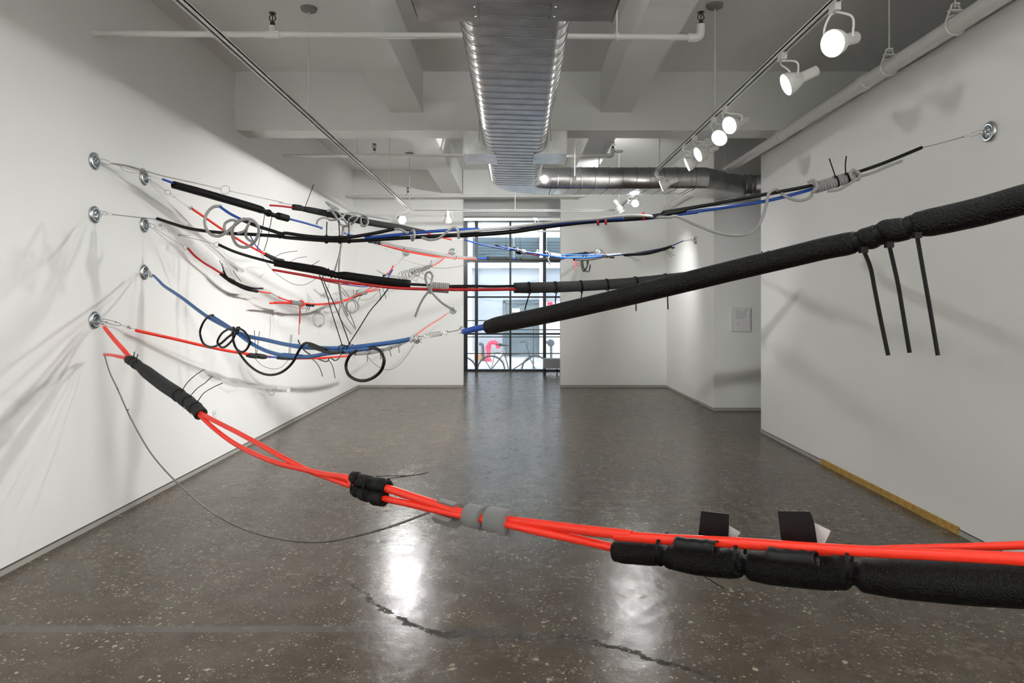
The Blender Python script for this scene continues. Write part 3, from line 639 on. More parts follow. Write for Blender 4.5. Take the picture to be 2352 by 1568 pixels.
# ------------------------------------------------------------------ suspended strands
VW = {'0': (0, 0, 1), '1': (150, 300, 3.92), '2': (600, 400, 3.92), '3': (1000, 450, 3.4846), '4': (150, 600, 3.92), '5': (650, 600, 4.704),
      '6': (1400, 250, 2.4706), '8': (200, 750, 2.8514), 'A': (750, 1050, 3.36), 'B': (1350, 1130, 2.3473), '9': (780, 580, 7.84)}
class Strand:
    def __init__(s, a, b, start, label):
        s.a = Vector((a[0], a[1])); v = Vector((b[0]-a[0], b[1]-a[1])); s.n = Vector((-v.y, v.x)).normalized()
        s.root = thing('suspended_tube_strand', start, label, 'hanging sculpture', 'suspended strands of tubes and foam'); s.last = None
    def depth(s, px):
        r = (px-HX)/F; return s.n.dot(s.a)/(s.n.x*r+s.n.y)
    def pts(s, txt):
        V = VW['0']; off = 0; out = []
        for tk in txt.split():
            if tk[1:2] == ':': V = VW[tk[0]]; tk = tk[2:]
            if not tk: continue
            if tk[0] == '@': off = float(tk[1:]); continue
            c = tk.split(','); x = V[0]+float(c[0])/V[2]; y = V[1]+float(c[1])/V[2]; o = off+(float(c[2]) if len(c) > 2 else 0)
            out.append(at(x, y, s.depth(x)+o))
        return out
    def rad(s, P, w):
        if isinstance(w, (list, tuple)):
            m = len(w)-1; n = len(P)-1; out = []
            for i, p in enumerate(P):
                u = i/n*m; k = min(int(u), m-1); out.append((w[k]+(w[k+1]-w[k])*(u-k))/2*p.y/F)
            return out
        r = w/2*P[len(P)//2].y/F; return [r]*len(P)
    def tube(s, name, txt, w, m, seg=12, n=7, ends='round', flat=None, wall=.5, keep=False, par=None, label=None, dense=0):
        P = s.pts(txt); R = s.rad(P, w); Q = spline(P, n); RR = lin(R, n) if len(P) > 2 else [R[0]+(R[1]-R[0])*i/n for i in range(n+1)]
        q = MB(); sweep(q, Q, RR, seg, flat=flat, ends=ends, wall=wall); o = q.build(name, m, par or s.root, True)
        if keep or name == 'foam_sleeve': s.last = Q
        if label: o['label'] = label
        return o
    def foam(s, txt, w, m, **k):
        k.setdefault('seg', 20); k.setdefault('ends', 'open'); return s.tube('foam_sleeve', txt, w, m, **k)
    def rope(s, txt, w, m='rope', name='cord', **k): return s.tube(name, txt, w, m, seg=10, n=9, **k)
    def wire(s, txt, w=1.3, m='wire', twist=False, name='wire'):
        P = s.pts(txt); Q = spline(P, 8); r = max(w*1.3/2*P[0].y/F, .0010); q = MB()
        if twist:      # beaded / twisted wire: a fine modulated radius
            L = [0]
            for i in range(1, len(Q)): L.append(L[-1]+(Q[i]-Q[i-1]).length)
            step = r*2.6; N_ = min(500, max(8, int(L[-1]/step))); QQ = []; RR = []; j = 0
            for i in range(N_*2+1):
                t = L[-1]*i/(N_*2)
                while j < len(L)-2 and L[j+1] < t: j += 1
                u = (t-L[j])/max(L[j+1]-L[j], 1e-9); QQ.append(Q[j].lerp(Q[j+1], min(1, u))); RR.append(r*(1.15 if i % 2 else .6))
            sweep(q, QQ, RR, 6)
        else: sweep(q, Q, r, 6)
        return q.build(name, m, s.root, True)
    def ring(s, txt, r, w=1.2, tilt=0, m='wire'):
        c = s.pts(txt)[0]; ax = Vector((math.sin(tilt), -math.cos(tilt), .15)); q = MB(); k = c.y/F
        sweep(q, circle(c, ax, r*k, 28), max(.0012, w/2*k), 6, closed=True); return q.build('ring', m, s.root, True)
    def link(s, txt, wd, w=1.8, m='bright'):
        a, b = s.pts(txt); d = (b-a); u = d.normalized(); v = Vector((0, -1, 0)).cross(u).normalized(); k = a.y/F; h = wd*k/2; L = d.length
        P = [a+u*(h*.9-h*.9*math.cos(t))*1.0+v*h*math.sin(t) for t in [math.pi*i/8 for i in range(-4, 5)]]
        P = [a+u*(h-h*math.cos(x))+v*(h*math.sin(x)) for x in [math.radians(z) for z in range(-90, 91, 22)]]
        P2 = [b-u*(h-h*math.cos(x))-v*(h*math.sin(x)) for x in [math.radians(z) for z in range(-90, 91, 22)]]
        q = MB(); sweep(q, P+P2, w/2*k, 8, closed=True); return q.build('link', m, s.root, True)
    def knot(s, txt, r, m='wire', turns=5, w=1.0, seed=1):
        rn = random.Random(seed); c = s.pts(txt)[0]; k = c.y/F; q = MB()
        for i in range(turns):
            ax = Vector((rn.uniform(-1, 1), rn.uniform(-1, 1), rn.uniform(-1, 1))); cc = c+Vector((rn.uniform(-.4, .4), rn.uniform(-.4, .4), rn.uniform(-.4, .4)))*r*k
            P = circle(cc, ax, r*k*rn.uniform(.6, 1), 14)
            if i % 2: P = P[:11]+[P[10]+(P[10]-cc)*1.1]; sweep(q, P, w/2*k, 6)
            else: sweep(q, P, w/2*k, 6, closed=True)
        return q.build('wire_knot', m, s.root, True)
    def axis(s, c):
        if not s.last: return Vector((1, 0, 0))
        j = min(range(len(s.last)-1), key=lambda i: (s.last[i]-c).length); a = s.last[max(0, j-2)]; b = s.last[min(len(s.last)-1, j+2)]
        return (b-a).normalized()
    def tie(s, txt, w, tails=(), tw=2.0, bw=4, m='tie', name='zip_tie', head=True, asp=1.0):
        c = s.pts(txt)[0]; k = c.y/F; ax = s.axis(c); q = MB(); R = w/2*k; P = circle(c, ax, R, 28, Vector((0, 0, 1)))
        if asp != 1:
            P = [c+(p-c)*1 if 0 else Vector((c.x+(p.x-c.x), c.y+(p.y-c.y)*asp, p.z)) for p in P]
        # flat band: rectangular ring section
        h = bw*k/2; th = max(.0012, bw*k*.18); V = []; Fc = []; n = len(P)
        for p in P:
            o_ = (p-c).normalized(); V += [p-ax*h-o_*th, p+ax*h-o_*th, p+ax*h+o_*th, p-ax*h+o_*th]
        for i in range(n):
            j = (i+1) % n
            for e in range(4): Fc.append((i*4+e, i*4+(e+1) % 4, j*4+(e+1) % 4, j*4+e))
        q.add(V, Fc)
        for tl in tails:
            T_ = s.pts(tl); st = T_[0]; 
            if head: q.obox(st, Vector((1, 0, 0))*bw*k*.62, Vector((0, 1, 0))*bw*k*.5, Vector((0, 0, 1))*bw*k*.5)
            sweep(q, spline(T_, 6), tw/2*k, 6, ends='cap')
        return q.build(name, m, s.root, True)
    def wrap(s, txt, w, turns, rw, m='rope', name='cord_wrap'):
        a, b = s.pts(txt); k = a.y/F; ax = (b-a); L = ax.length; u = ax.normalized(); v = Vector((0, 0, 1)); v = (v-u*v.dot(u)).normalized(); x = u.cross(v); P = []
        n = int(turns*18)
        for i in range(n+1):
            t = i/n; an = 2*math.pi*turns*t; P.append(a+u*L*t+(v*math.cos(an)+x*math.sin(an))*(w/2*k))
        q = MB(); sweep(q, P, rw/2*k, 10, ends='round'); return q.build(name, m, s.root, True)
def xy(v): return (v.x, v.y)
# --- strand with the grey cord tangle, continues as blue tubes to the far right wall
S = Strand(xy(AN['A1']), xy(AN['R5']), AN['A1'], 'strand with black foam knotted in grey cord, ending as blue tubes before the window')
S.link('1:308,262 402,295', 9, 1.8)
S.wire('1:405,293 550,312 700,355 850,400 980,430 1200,478 1400,525', 2.4, twist=True)
S.wire('1:410,297 560,325 700,368', 1.6, twist=True)
S.ring('1:1440,532', 10.2, 1.1)
S.wire('1:1480,543 1700,590 1960,648 2:160,254 300,280', 1.5, twist=True)
S.tube('tube', '2:80,280 180,287 300,303', 4.4, 'dred')
S.foam('2:288,296 345,303 385,313 425,320 550,345 700,376 960,432 1200,472 1465,517', [14, 14, 11, 14, 15, 16, 15, 14, 9], 'fdark')
S.tie('2:387,314', 11.5, ['2:395,296 430,205 472,94'], 1.8, 2.5)
S.tube('tube', '2:1460,515 1560,553 1650,573 1710,588', 4.2, 'red')
S.rope('2:500,447,-.10 512,415,-.10 560,392,-.10 640,410,-.07 700,400,-.08 735,372,-.08 780,352,-.04 850,350,-.05 950,372,-.06 1060,390,-.08 1152,406,-.08', 4.2)
S.rope('2:583,250,-.06 625,292,-.06 700,314,-.06 650,285,-.06 597,255,-.06', 3.6)
S.rope('2:598,330,-.08 640,318,-.09 690,340,-.09 740,400,-.08 778,462,-.06 745,468,-.03 700,430,-.1 665,370,-.1 630,330,-.07 590,345,.06 600,395,.06 650,412,-.08 720,395,-.09 750,360,-.05', 5.2)
S.rope('2:798,430,.05 790,400,-.07 835,374,-.09 868,385,-.09 835,430,-.07 810,450,.02', 4.6)
S.rope('2:900,462,-.02 930,468,-.07 960,440,-.09 955,400,-.07 915,378,.03 895,420,-.07 905,455,-.08', 4.6)
S.rope('2:738,455,-.02 740,520 725,620 700,740 662,872', 4.0)
S.rope('2:735,470 728,560 712,700 700,880 710,1020 735,1160 782,1272', 4.2)
S.rope('2:728,1150 700,1240 730,1330 810,1438', 1.6, 'rball'); S.rope('2:720,1180 780,1300 850,1398', 1.6, 'rball')
S.wire('2:1710,582 1830,592', 1.0)
S.tube('tube', '3:237,350 330,378 500,415 640,435 800,462 920,484 1100,495 1300,486 1500,470 1700,440 1880,402 1982,360', 3.2, 'blue', keep=True)
S.tube('tube', '3:@-.06 500,400 600,418 700,440 800,458 900,474 1000,490 1200,492 1350,480 1520,464', 3.4, 'blue')
S.tube('tube', '3:@.04 690,456 760,466 830,478', 2.4, 'dred'); S.tube('tube', '3:@.05 1000,472 1150,470 1300,474 1500,462', 2.8, 'blue')
S.foam('3:@-.06 485,394 510,400', 4.2, 'fblack')
S.foam('3:@-.04 628,420 650,428 664,433 690,440 712,444', [9, 10, 7, 10, 10], 'fgrey')
S.foam('3:@.02 650,450 680,460', 6, 'fblack')
S.foam('3:@-.03 1110,507 1200,508 1280,500 1335,488', 5.8, 'fdark')
S.foam('3:@-.07 1340,480 1352,482 1362,480 1372,483 1384,484 1425,490', [6.5, 6.5, 4.5, 6.5, 5.5, 6], 'fdark')
S.foam('3:@-.06 1510,472 1522,472 1532,470 1542,469 1552,468 1562,468 1700,458 1830,424 1885,404', [5, 7.5, 5, 7.5, 5, 7, 7.5, 7, 6.5], 'fdark')
S.foam('3:@-.08 1895,416 1910,413', 3.8, 'fblack')
S.wrap('3:@-.02 912,472 995,484', 10, 9, 2.6)
S.rope('3:@-.05 912,480 900,500 920,546', 3.2); S.rope('3:@-.05 912,470 895,442 878,446', 3.0)
for a_, tl in (('565,410', ['3:565,405 584,340 600,288', '3:565,405 568,320 580,232']), ('642,424', ['3:642,412 640,375 632,338']), ('678,432', ['3:678,418 677,330']),
               ('824,468', ['3:822,455 822,380 822,308', '3:826,455 830,380 837,308']), ('1545,474', ['3:1545,484 1580,505 1612,530', '3:1560,484 1600,500 1645,522']), ('1830,426', ['3:1838,430 1890,488', '3:1850,426 1912,480']),
               ('1360,484', ['3:1362,474 1340,440 1325,425'])):
    S.tie('3:@-.06 '+a_, 8.5, tl, .9, 1.6, head=False)
S.wire('3:1980,362 2050,350', .9); S.link('3:2046,352 2072,352', 4, 1.0); S.rope('3:@-.05 1122,512 1113,560 1118,582 1130,560 1122,512', 1.2, 'dred')

# --- strand with the first long black foam, blue ends, then grey foam with red tube
S = Strand(xy(AN['A1']), xy(AN['R4']), AN['A1'], 'strand with long straight black foam between blue tubes, then pale grey foam over red tube')
S.wire('1:408,297 490,320 520,355 600,378 690,388', .9); S.wire('1:408,292 500,303 600,330 690,362', .9); S.wire('1:408,292 490,318 600,352 690,375', .9)
S.knot('1:695,370', 5.5, turns=8, w=1.1)
S.wire('1:740,402 885,443', .9)
S.tube('tube', '1:878,438 930,457 985,477', 5.2, 'blue')
S.foam('1:972,486 1200,548 1400,605 1600,663 1760,712 1797,730 1830,742 1866,757 1930,772 2:150,375 238,398', [17.5, 18, 18, 18, 17, 10, 17, 9, 16, 16.5, 16], 'fblack', n=9)
S.tie('1:1797,730', 11, ['1:@-.03 1795,745 1780,850 1750,970 1725,1080'], 1.7, 2.4); S.tie('1:1866,757', 10.5, ['1:@-.03 1862,765 1840,880 1815,1000 1787,1085'], 1.7, 2.4)
S.tube('tube', '2:235,398 400,440 547,483', 4.8, 'blue', keep=True)
S.knot('2:540,488', 2.2, turns=3, w=.7); S.wire('2:550,485 630,502 750,527', .7); S.knot('2:632,503', 2.4, turns=2, w=.6)
S.tube('tube', '2:750,530 790,543 850,556', 3.8, 'blue')
S.foam('2:970,605 1000,606 1012,610 1030,612 1042,612 1056,616 1072,622', [7, 8.5, 6, 9, 6.5, 9, 8.5], 'fdark')
S.foam('2:1062,618 1270,664 1500,703 1740,745 1930,750', [9, 9.5, 9, 8, 4], 'fgrey')
S.tube('tube', '2:@-.08 1090,638 1270,686 1500,733 1740,757 1940,764', 2.8, 'pink'); S.tube('tube', '2:@-.10 1080,632 1270,680 1420,712 1600,742', 2.2, 'red')
S.tie('2:1272,672', 11, [], 1, 1.4); S.tie('2:1743,750', 9, [], 1, 1.4)
S.tube('tube', '3:330,497 415,500', 3.6, 'blue'); S.ring('3:330,498', 4, .8)
S.foam('3:415,499 560,500 612,502', 6.8, 'fdark'); S.tie('3:558,500', 7.5, [], 1, 1.5); S.tube('tube', '3:605,500 650,501', 3.6, 'blue')
S.foam('3:640,502 665,503 675,503 690,504 880,508 995,512', [6.5, 6.5, 5, 6.5, 6.3, 6], 'fdark')
S.tie('3:676,503', 6, ['3:676,500 700,480 720,474'], .8, 1.5, head=False); S.rope('3:345,480 370,470 398,468', 1.0, 'tie')
S.tube('tube', '3:995,510 1060,490', 3.5, 'blue')
S.foam('3:1050,474 1130,465 1215,455', 5, 'fdark'); S.tube('tube', '3:1215,460 1262,450', 3, 'blue')
S.rope('3:1195,448 1180,480 1168,530 1178,585 1190,603 1215,560 1212,500 1200,470', 2.8, 'rball'); S.rope('3:1185,480 1180,540 1195,590 1228,602 1240,552', 2.8, 'rball'); S.rope('3:1205,470 1225,520 1205,580 1185,600', 2.8, 'rball')
S.wire('3:1262,450 1300,446', .8); S.knot('3:1330,470', 7, turns=5, w=.8)
S.wire('2:1090,652 1250,750 1400,805 1600,845 1800,825 1880,790 1942,762', 1.0)

# --- strand to the far wall: red tube, grey foam, red and blue under the big foam, cord tangle
S = Strand(xy(AN['A2']), xy(AN['R1']), AN['A2'], 'bright red tube strand behind cord loops, running to a wire tangle by the far wall')
S.wire('1:735,418 800,478 905,545', .9); S.wire('1:748,430 840,490 915,545', .9); S.ring('1:922,555', 5.8, 1.2, tilt=.5); S.link('1:945,570 985,596', 4.5, 1)
S.wire('1:985,600 1050,650 1125,697', .8); S.knot('1:1128,695', 4, turns=4, w=.9)
S.tube('tube', '1:1145,705 1270,790 1400,880 1600,1005 1815,1122', 5.4, 'red')
S.foam('1:1798,1112 1860,1143 1900,1160 1960,1175 2:130,775', [9, 10, 9, 10, 9], 'fdark')
S.tie('1:1875,1150', 9.5, ['2:108,755 180,715 250,700 325,690'], 1.2, 2, head=False)
S.tie('2:100,770', 9, ['2:255,792 320,757 410,742'], 1.1, 2, head=False); S.wire('2:440,826 480,806 521,779', 1.1, 'tie')
S.tube('tube', '1:@.03 1668,950 1720,1040 1800,1112', 2.6, 'blue')
S.wire('2:0,722 50,800 120,880 240,965 320,995 400,992 490,942', 1.1)
S.tube('tube', '2:500,930 560,955 640,972 760,993 880,996 960,990', 3.6, 'red', keep=True)
S.tube('tube', '2:@-.1 590,948 700,968 820,1000 920,1012 1000,1003', 2.8, 'blue')
S.tube('tube', '2:1128,905 1165,870 1187,825', 3.0, 'red'); S.tube('tube', '2:@-.05 1145,925 1165,890 1182,860', 3.2, 'blue')
S.foam('2:1100,915 1125,905 1150,903', 5, 'fdark')
S.rope('2:@-.05 1045,865 1100,895 1180,918 1250,925 1290,935', 2.6)
S.rope('2:@-.05 1160,910 1230,918 1330,950', 2.0)
rn = random.Random(5)
for k in range(7):
    cx = 1262+k*22; cy = 920-k*7; P = []
    for i in range(9):
        a = i/8*2*math.pi+rn.uniform(0, .2); P.append('%.0f,%.0f,%.3f' % (cx+30*math.cos(a)+rn.uniform(-6, 6)+i*1.5, cy+(34+8*rn.random())*math.sin(a)-i, .08*math.sin(a)))
    S.rope('2:@-.04 '+' '.join(P), 1.8)
S.rope('2:@-.08 1415,860 1425,900 1410,940 1395,960', 2.0); S.rope('2:@-.08 1350,940 1390,960 1420,975', 1.4)
S.foam('2:1360,890 1400,872 1440,860 1470,850 1500,838 1535,825', [6, 8.5, 8, 8.5, 8.5, 6], 'fgrey')
for p_ in ('1440,860', '1470,850', '1500,838'): S.tie('2:'+p_, 9, [], 1, 1.2)
S.rope('2:@-.04 1500,850 1520,820 1532,775', 1.4, 'rball')
S.wire('2:1450,890 1530,950', .8, 'tie'); S.wire('2:1520,895 1562,920', .8, 'tie'); S.wire('2:1380,900 1475,950', .8, 'tie')
S.tube('tube', '2:1528,828 1590,800 1645,757', 2.8, 'pink'); S.tube('tube', '2:1645,757 1695,705', 2.4, 'pink')

# --- the long black hoses from the left wall to the near right wall
S = Strand(xy(AN['A3']), xy(AN['R6']), AN['A3'], 'longest black hose strand, blue tube and grey cord wrapped tight near the right wall')
S.link('1:312,738 368,745', 8.5, 1.9); S.link('1:340,745 384,747', 6, 1.6); S.link('1:384,748 430,755', 4.5, 1.3)
S.wire('1:428,755 560,770 700,785 832,798', 1.7, twist=True)
S.tube('hose', '1:828,792 950,832 1100,877 1300,908 1500,925 1700,935 1960,955 2:200,565 400,584 600,597 800,600 1000,590 1300,571 1600,556 1960,538 3:200,316 600,287 900,243 1200,207 1450,190 1700,168 2000,115 6:300,590 500,555 800,500 1145,435 1280,400 1420,355 1550,310 1650,270 1770,220', [7, 7.5, 8, 8.5, 8.5, 9.5, 10.5, 10, 9, 8.5, 8, 8], 'black', seg=14, keep=True)
S.tube('hose', '1:@-.04 1600,808 1720,856 1850,897 1960,930 2:200,532 400,556 590,570 800,566 900,552 1050,525 1195,493', 8, 'black', seg=14)
S.tube('tube', '1:@-.04 1398,688 1480,745 1610,812', 6.2, 'blue')
S.tube('tube', '2:@-.03 940,572 1150,552 1400,527 1700,503 1960,494 3:200,283 500,262 900,225 1300,190 1500,178', 7.0, 'blue', seg=14)
S.tube('tube', '3:@.02 1450,196 1700,178 1900,152 2100,128 6:280,607 500,580 700,552 900,520 1050,483 1150,455', 7.6, 'blue', seg=14)
S.rope('1:1402,680,-.03 1335,685,-.04 1275,745,-.05 1255,830,-.06 1290,915,-.06 1370,950,-.06 1450,915,-.05 1520,855,-.03 1600,803,-.08 1680,803,-.08 1735,860,-.06 1738,930,-.02 1690,1015,.0 1620,1050,.0 1550,1030,-.02 1508,960,-.05 1505,890,-.07 1540,830,-.09 1610,792,-.09', 7)
S.rope('1:1545,815,.05 1495,805,.05 1440,835,.04 1435,900,.02 1460,930,-.03', 6.5)
S.rope('1:1560,922,-.03 1620,895,-.08 1655,830,-.09 1628,900,-.05 1630,960,-.03 1690,1000,-.03 1735,950,-.05 1745,890,-.06', 6)
S.rope('2:1190,492,-.04 1260,500,-.05 1310,528,-.05 1340,530,.03 1370,505,-.04 1380,550,-.06 1362,594,-.03 1350,560,-.06', 6)
S.rope('2:1450,572,-.05 1520,590,-.06 1600,575,-.06 1670,520,-.05 1735,478,-.03 1768,500,-.06 1778,574,-.04', 6)
S.rope('3:@-.05 185,290 500,262 800,228 1000,206 1300,182 1500,160 1650,157 1760,166,.05 1880,170 6:370,608 500,662 620,705 740,718 820,690 865,620 890,540 905,478 935,458 965,472,.06 1010,502 1080,520 1140,500 1155,465', 7.0)
S.wrap('6:1160,450 1405,376', 20, 15, 6.8)
S.rope('6:@-.06 1395,352 1420,370 1410,400 1380,395 1368,360 1385,345', 7.5); S.rope('6:@-.06 1130,415 1160,405 1175,440 1155,470', 7.5)
S.rope('6:@-.05 1415,385 1500,360 1580,325 1657,296', 6.5); S.rope('6:@-.07 1405,395 1350,432 1300,458 1242,468', 6.5)
S.tie('6:1285,412', 27, ['6:@-.05 1283,388 1265,335 1247,282'], 3.0, 4); S.tie('6:1345,395', 26, ['6:@-.05 1340,370 1338,320 1343,268'], 3.0, 4)
for p_ in ('1300,203', '1362,198', '1665,163'): S.tie('3:@-.02 '+p_, 17, [], 1, 5, 'dred', 'red_band')
for p_, tl in (('588,585', '2:588,570 589,500 592,428'), ('708,587', '2:706,570 702,480 699,415'), ('790,585', '2:790,570 789,500 788,425')): S.tie('2:@-.02 '+p_, 19, ['@-.04 '+tl], 2.6, 3.6)
S.tie('2:@-.02 170,548', 15, [], 1, 3)
S.wire('6:1768,221 1865,198 2010,158', 1.6, twist=True); S.link('6:2000,160 2050,150', 4, 1.2); S.link('6:2046,150 2105,130', 8, 1.9); S.link('6:2095,133 2150,115', 6, 2)

# --- strand with two big black foams, red tube below, grey cord coil and dark foam with ties
S = Strand(xy(AN['A4']), xy(AN['R7']), AN['A4'], 'strand of two thick black foams, grey coil and dark foam with evenly hanging ties')
S.link('1:755,842 802,872', 8.5, 1.6); S.link('1:800,850 870,848', 4, 1); S.knot('1:855,850', 3.5, turns=3, w=.8); S.link('1:800,866 870,886', 4.5, 1); S.link('1:866,884 932,906', 4.5, 1); S.link('1:928,903 1025,938', 5, 1)
S.knot('1:1028,938', 3.2, turns=4, w=.8); S.wire('1:1028,938 1130,945', .8); S.wire('1:1030,940 1200,983 1345,1020', 1.0); S.ring('1:1363,1027', 6, 1.1)
S.tube('hose', '1:1385,1028 1500,1080 1650,1130 1780,1165 1890,1193', 6.4, 'black')
S.foam('2:122,798 350,836 540,870 590,885 612,892 640,898 670,908 700,910 760,915 1000,950 1340,993', [16, 19, 19.5, 18, 11, 15, 11, 16, 19.5, 20, 20.5], 'fblack', seg=24)
S.tube('tube', '2:@-.03 105,860 350,903 600,948 900,988 1200,1022 1500,1034 1960,1038 3:120,749 400,749 640,746', [5.5, 6, 6.5, 6.8, 7, 7.2, 7.2, 7.2], 'dred', keep=False)
S.tie('2:612,894', 13, ['2:@-.04 600,870 580,856 558,842'], 2.2, 5); S.tie('2:640,900', 16, ['2:@-.04 625,873 612,860 604,846'], 2.2, 5); S.tie('2:672,908', 13, [], 2.2, 6)
S.tube('hose', '2:1330,990 1500,998 1700,1010 1960,1009 3:120,722 300,720 420,724 640,721', 6.4, 'black')
S.wrap('2:1535,1015 1688,1026', 19, 9, 5.2)
S.rope('2:@-.04 1520,1072 1512,1040 1490,985 1478,925 1492,888 1520,880 1540,905 1538,950 1522,1000,-.02 1508,1050 1460,1115 1425,1180 1387,1280', 4.8)
S.rope('2:@-.05 1530,1020 1528,1050 1560,1090 1620,1150 1680,1192 1742,1228', 5.2)
S.foam('3:632,735 750,734 957,729 1163,720 1370,708 1600,690 1840,665 1960,650 2200,620 2400,590 2620,555', [24, 25, 25, 24.5, 24, 23.5, 23, 22, 20, 19, 18], 'fdark', seg=26)
for x_, y_, tl in ((747, 734, '757,775 735,840 715,915'), (957, 729, '970,770 962,815 960,862'), (1163, 720, '1172,770 1170,790 1168,815'), (1370, 708, '1382,750 1382,800 1380,835'), (1601, 690, '1604,740 1605,830 1606,921'), (1842, 665, '1852,715 1858,810 1862,908')):
    S.tie('3:%d,%d' % (x_, y_), 26, ['3:@-.04 '+tl], 3.0, 4)
for x_ in (1750, 1764, 1779, 1793): S.tie('0:%d,%.0f' % (x_, 600-(x_-1750)*.2), 20, ['0:%d,595 %d,%.0f' % (x_, x_, 577-(x_-1750)*.12)], 3.0, 4, head=False)
S.wire('0:1752,607 1900,570', 1.2)

# --- thin red strand with the black tie bundle, ends at the far left corner
S = Strand(xy(AN['A4']), xy(AN['R2']), AN['A4'], 'thin red strand sagging along the left wall with black tie bundle and coiled wire')
S.wire('1:800,872 840,900 950,970 1060,1040', 1.0); S.ring('1:1080,1050', 5.5, 1, tilt=1.2)
S.tube('tube', '1:1105,1060 1170,1130 1250,1190 1330,1238 1412,1290', 5.0, 'dred')
S.foam('1:1402,1290 1450,1325 1520,1370 1620,1420 1728,1446', [8, 9, 8, 8, 7], 'fblack')
S.tube('hose', '1:@-.04 1425,1262 1450,1310 1500,1345 1560,1375 1640,1405 1700,1418 1778,1420', 4.0, 'black')
for p_, tl in (('1420,1290', ['1:@-.04 1428,1265 1410,1220 1388,1168', '1:@-.04 1428,1265 1420,1225 1410,1188']), ('1480,1345', []), ('1500,1355', ['1:@-.04 1585,1360 1550,1320 1512,1263']), ('1510,1362', []), ('1630,1415', []), ('1645,1420', []), ('1660,1425', [])):
    S.tie('1:@-.02 '+p_, 10.5, tl, 1.4, 1.8, head=False)
S.tube('tube', '1:1722,1443 1790,1455 1850,1462', 3.2, 'red'); S.wire('1:1850,1463 1925,1500', .8)
S.tube('tube', '2:158,1107 210,1127 270,1142 340,1160', 3.2, 'red')
S.tube('tube', '2:80,1160 270,1162 400,1172 520,1174 620,1168 730,1150 800,1122 870,1090 930,1062 995,1012', 3.4, 'red', keep=True)
S.tube('tube', '2:@-.04 120,1152 300,1153 470,1167 600,1160 720,1140 800,1113 900,1075 1055,1022', 2.6, 'red'); S.tube('tube', '2:@-.04 935,1068 1000,1052 1062,1038', 2.8, 'red')
S.foam('2:262,1152 310,1158 368,1163', 10.5, 'fgrey'); S.foam('2:262,1142 280,1150', 6, 'fblack')
S.wrap('2:@-.01 350,1165 368,1162', 14, 2, 2, 'red', 'tube_wrap')
S.rope('2:@-.05 350,1185 352,1260 348,1342', 1.8, 'dred'); S.rope('2:@-.05 347,1185 343,1300 339,1442', 1.8, 'dred')
S.foam('2:398,1170 412,1172 422,1174 432,1175 442,1176 466,1178', [6, 9, 6, 9, 6, 8], 'fblack'); S.wire('2:425,1190 400,1242', .9, 'tie'); S.wire('2:442,1190 422,1230', .9, 'tie')
S.foam('2:820,1110 850,1098 885,1082', 6.5, 'fdark'); S.foam('2:895,1080 912,1074 922,1072 940,1066', [8.5, 9, 7, 9], 'fgrey')
for k, (rx, ry, ox) in enumerate(((55, 58, 0), (48, 62, 6), (58, 50, 8), (42, 55, -6))):
    P = ['%.0f,%.0f,%.3f' % (815+ox+rx*math.sin(a_*math.pi/6), 1188-ry*math.cos(a_*math.pi/6)+k, -.03-.01*k) for a_ in range(13)]
    S.rope('2:'+' '.join(P), 1.9)
S.foam('2:795,1135 805,1130 830,1120', 7, 'fgrey')
for tl in ('832,1110 833,1040', '850,1105 874,1040', '845,1100 862,1042', '850,1130 860,1160 892,1095', '690,960 715,1130', '700,1020 760,1100', '1075,1135 1068,1030', '1125,1120 1095,1025', '690,985 760,1060 800,1120', '700,1190 720,1100 706,1000'): S.wire('2:@.02 '+tl, .9, 'tie')
S.wire('2:790,1235 850,1380', 1.3, 'rball')
S.wire('2:850,1120 920,1134 980,1120 1030,1082 1065,1045', .9)
S.wire('2:995,1012 1100,920 1200,830 1290,740 1305,718', .8)

# --- steel blue strand and the big black noodle
P2 = (.838, 1.125)
S = Strand(xy(AN['A5']), P2, AN['A5'], 'thick strand of steel blue tube looped with black hose, then the huge black foam noodle')
S.link('4:735,92 770,110', 5, 1.4); S.knot('4:772,128', 4, turns=5, w=1.0)
S.tube('tube', '4:795,128 840,172 885,218 960,268 1050,328 1270,492 1470,600 1560,642 1650,675 1800,706 2000,750 2200,775 2352,787 5:100,910 200,925 400,937 640,938 900,912 1200,872 1392,838', [5.5, 6.5, 7.5, 8, 8.5, 9, 9.2, 9.4, 9.8, 10.2, 10.4, 10.4], 'sblue', seg=14, keep=True)
S.tube('tube', '4:@-.03 1312,490 1400,545 1530,632 1620,700 1720,765 1850,820 2000,852 2150,858 5:0,1008 150,1030 300,1028 450,1000 600,980 800,958 945,940', [8, 8.5, 9, 9, 9.2, 9.5], 'sblue', seg=14)
S.tube('hose', '4:@-.05 1330,485 1290,495 1235,565 1213,640 1235,725 1305,770 1390,745 1450,695 1520,625 1510,595', 5.2, 'black')
S.tube('hose', '4:@-.07 1520,600 1470,610 1400,660 1370,730 1410,775 1470,745 1520,680 1545,600 1568,600 1545,640 1510,690 1530,770 1590,815 1640,780 1660,720 1620,640 1555,598', 5.2, 'black')
S.tube('hose', '4:@-.05 1505,640 1520,740 1570,830 1640,920 1740,995 1850,1022 1960,990 2050,905 2105,800 2150,742 2200,740 2280,770 2352,800 5:280,905 350,940 450,972 560,985 650,978', 6.4, 'black')
S.tube('hose', '5:@-.05 790,965 720,1020 680,1120 700,1210 770,1270 880,1288 990,1245 1070,1160 1092,1060 1060,980 1000,942 940,938', 7.6, 'black')
S.tube('tube_cap', '5:@-.05 928,945 945,938', 7, 'blue')
S.tie('5:642,950', 21, ['5:@-.04 640,905 600,780 530,560 480,380 430,240 395,150'], 2.4, 3.4); S.tie('5:690,955', 20, [], 2, 3.4)
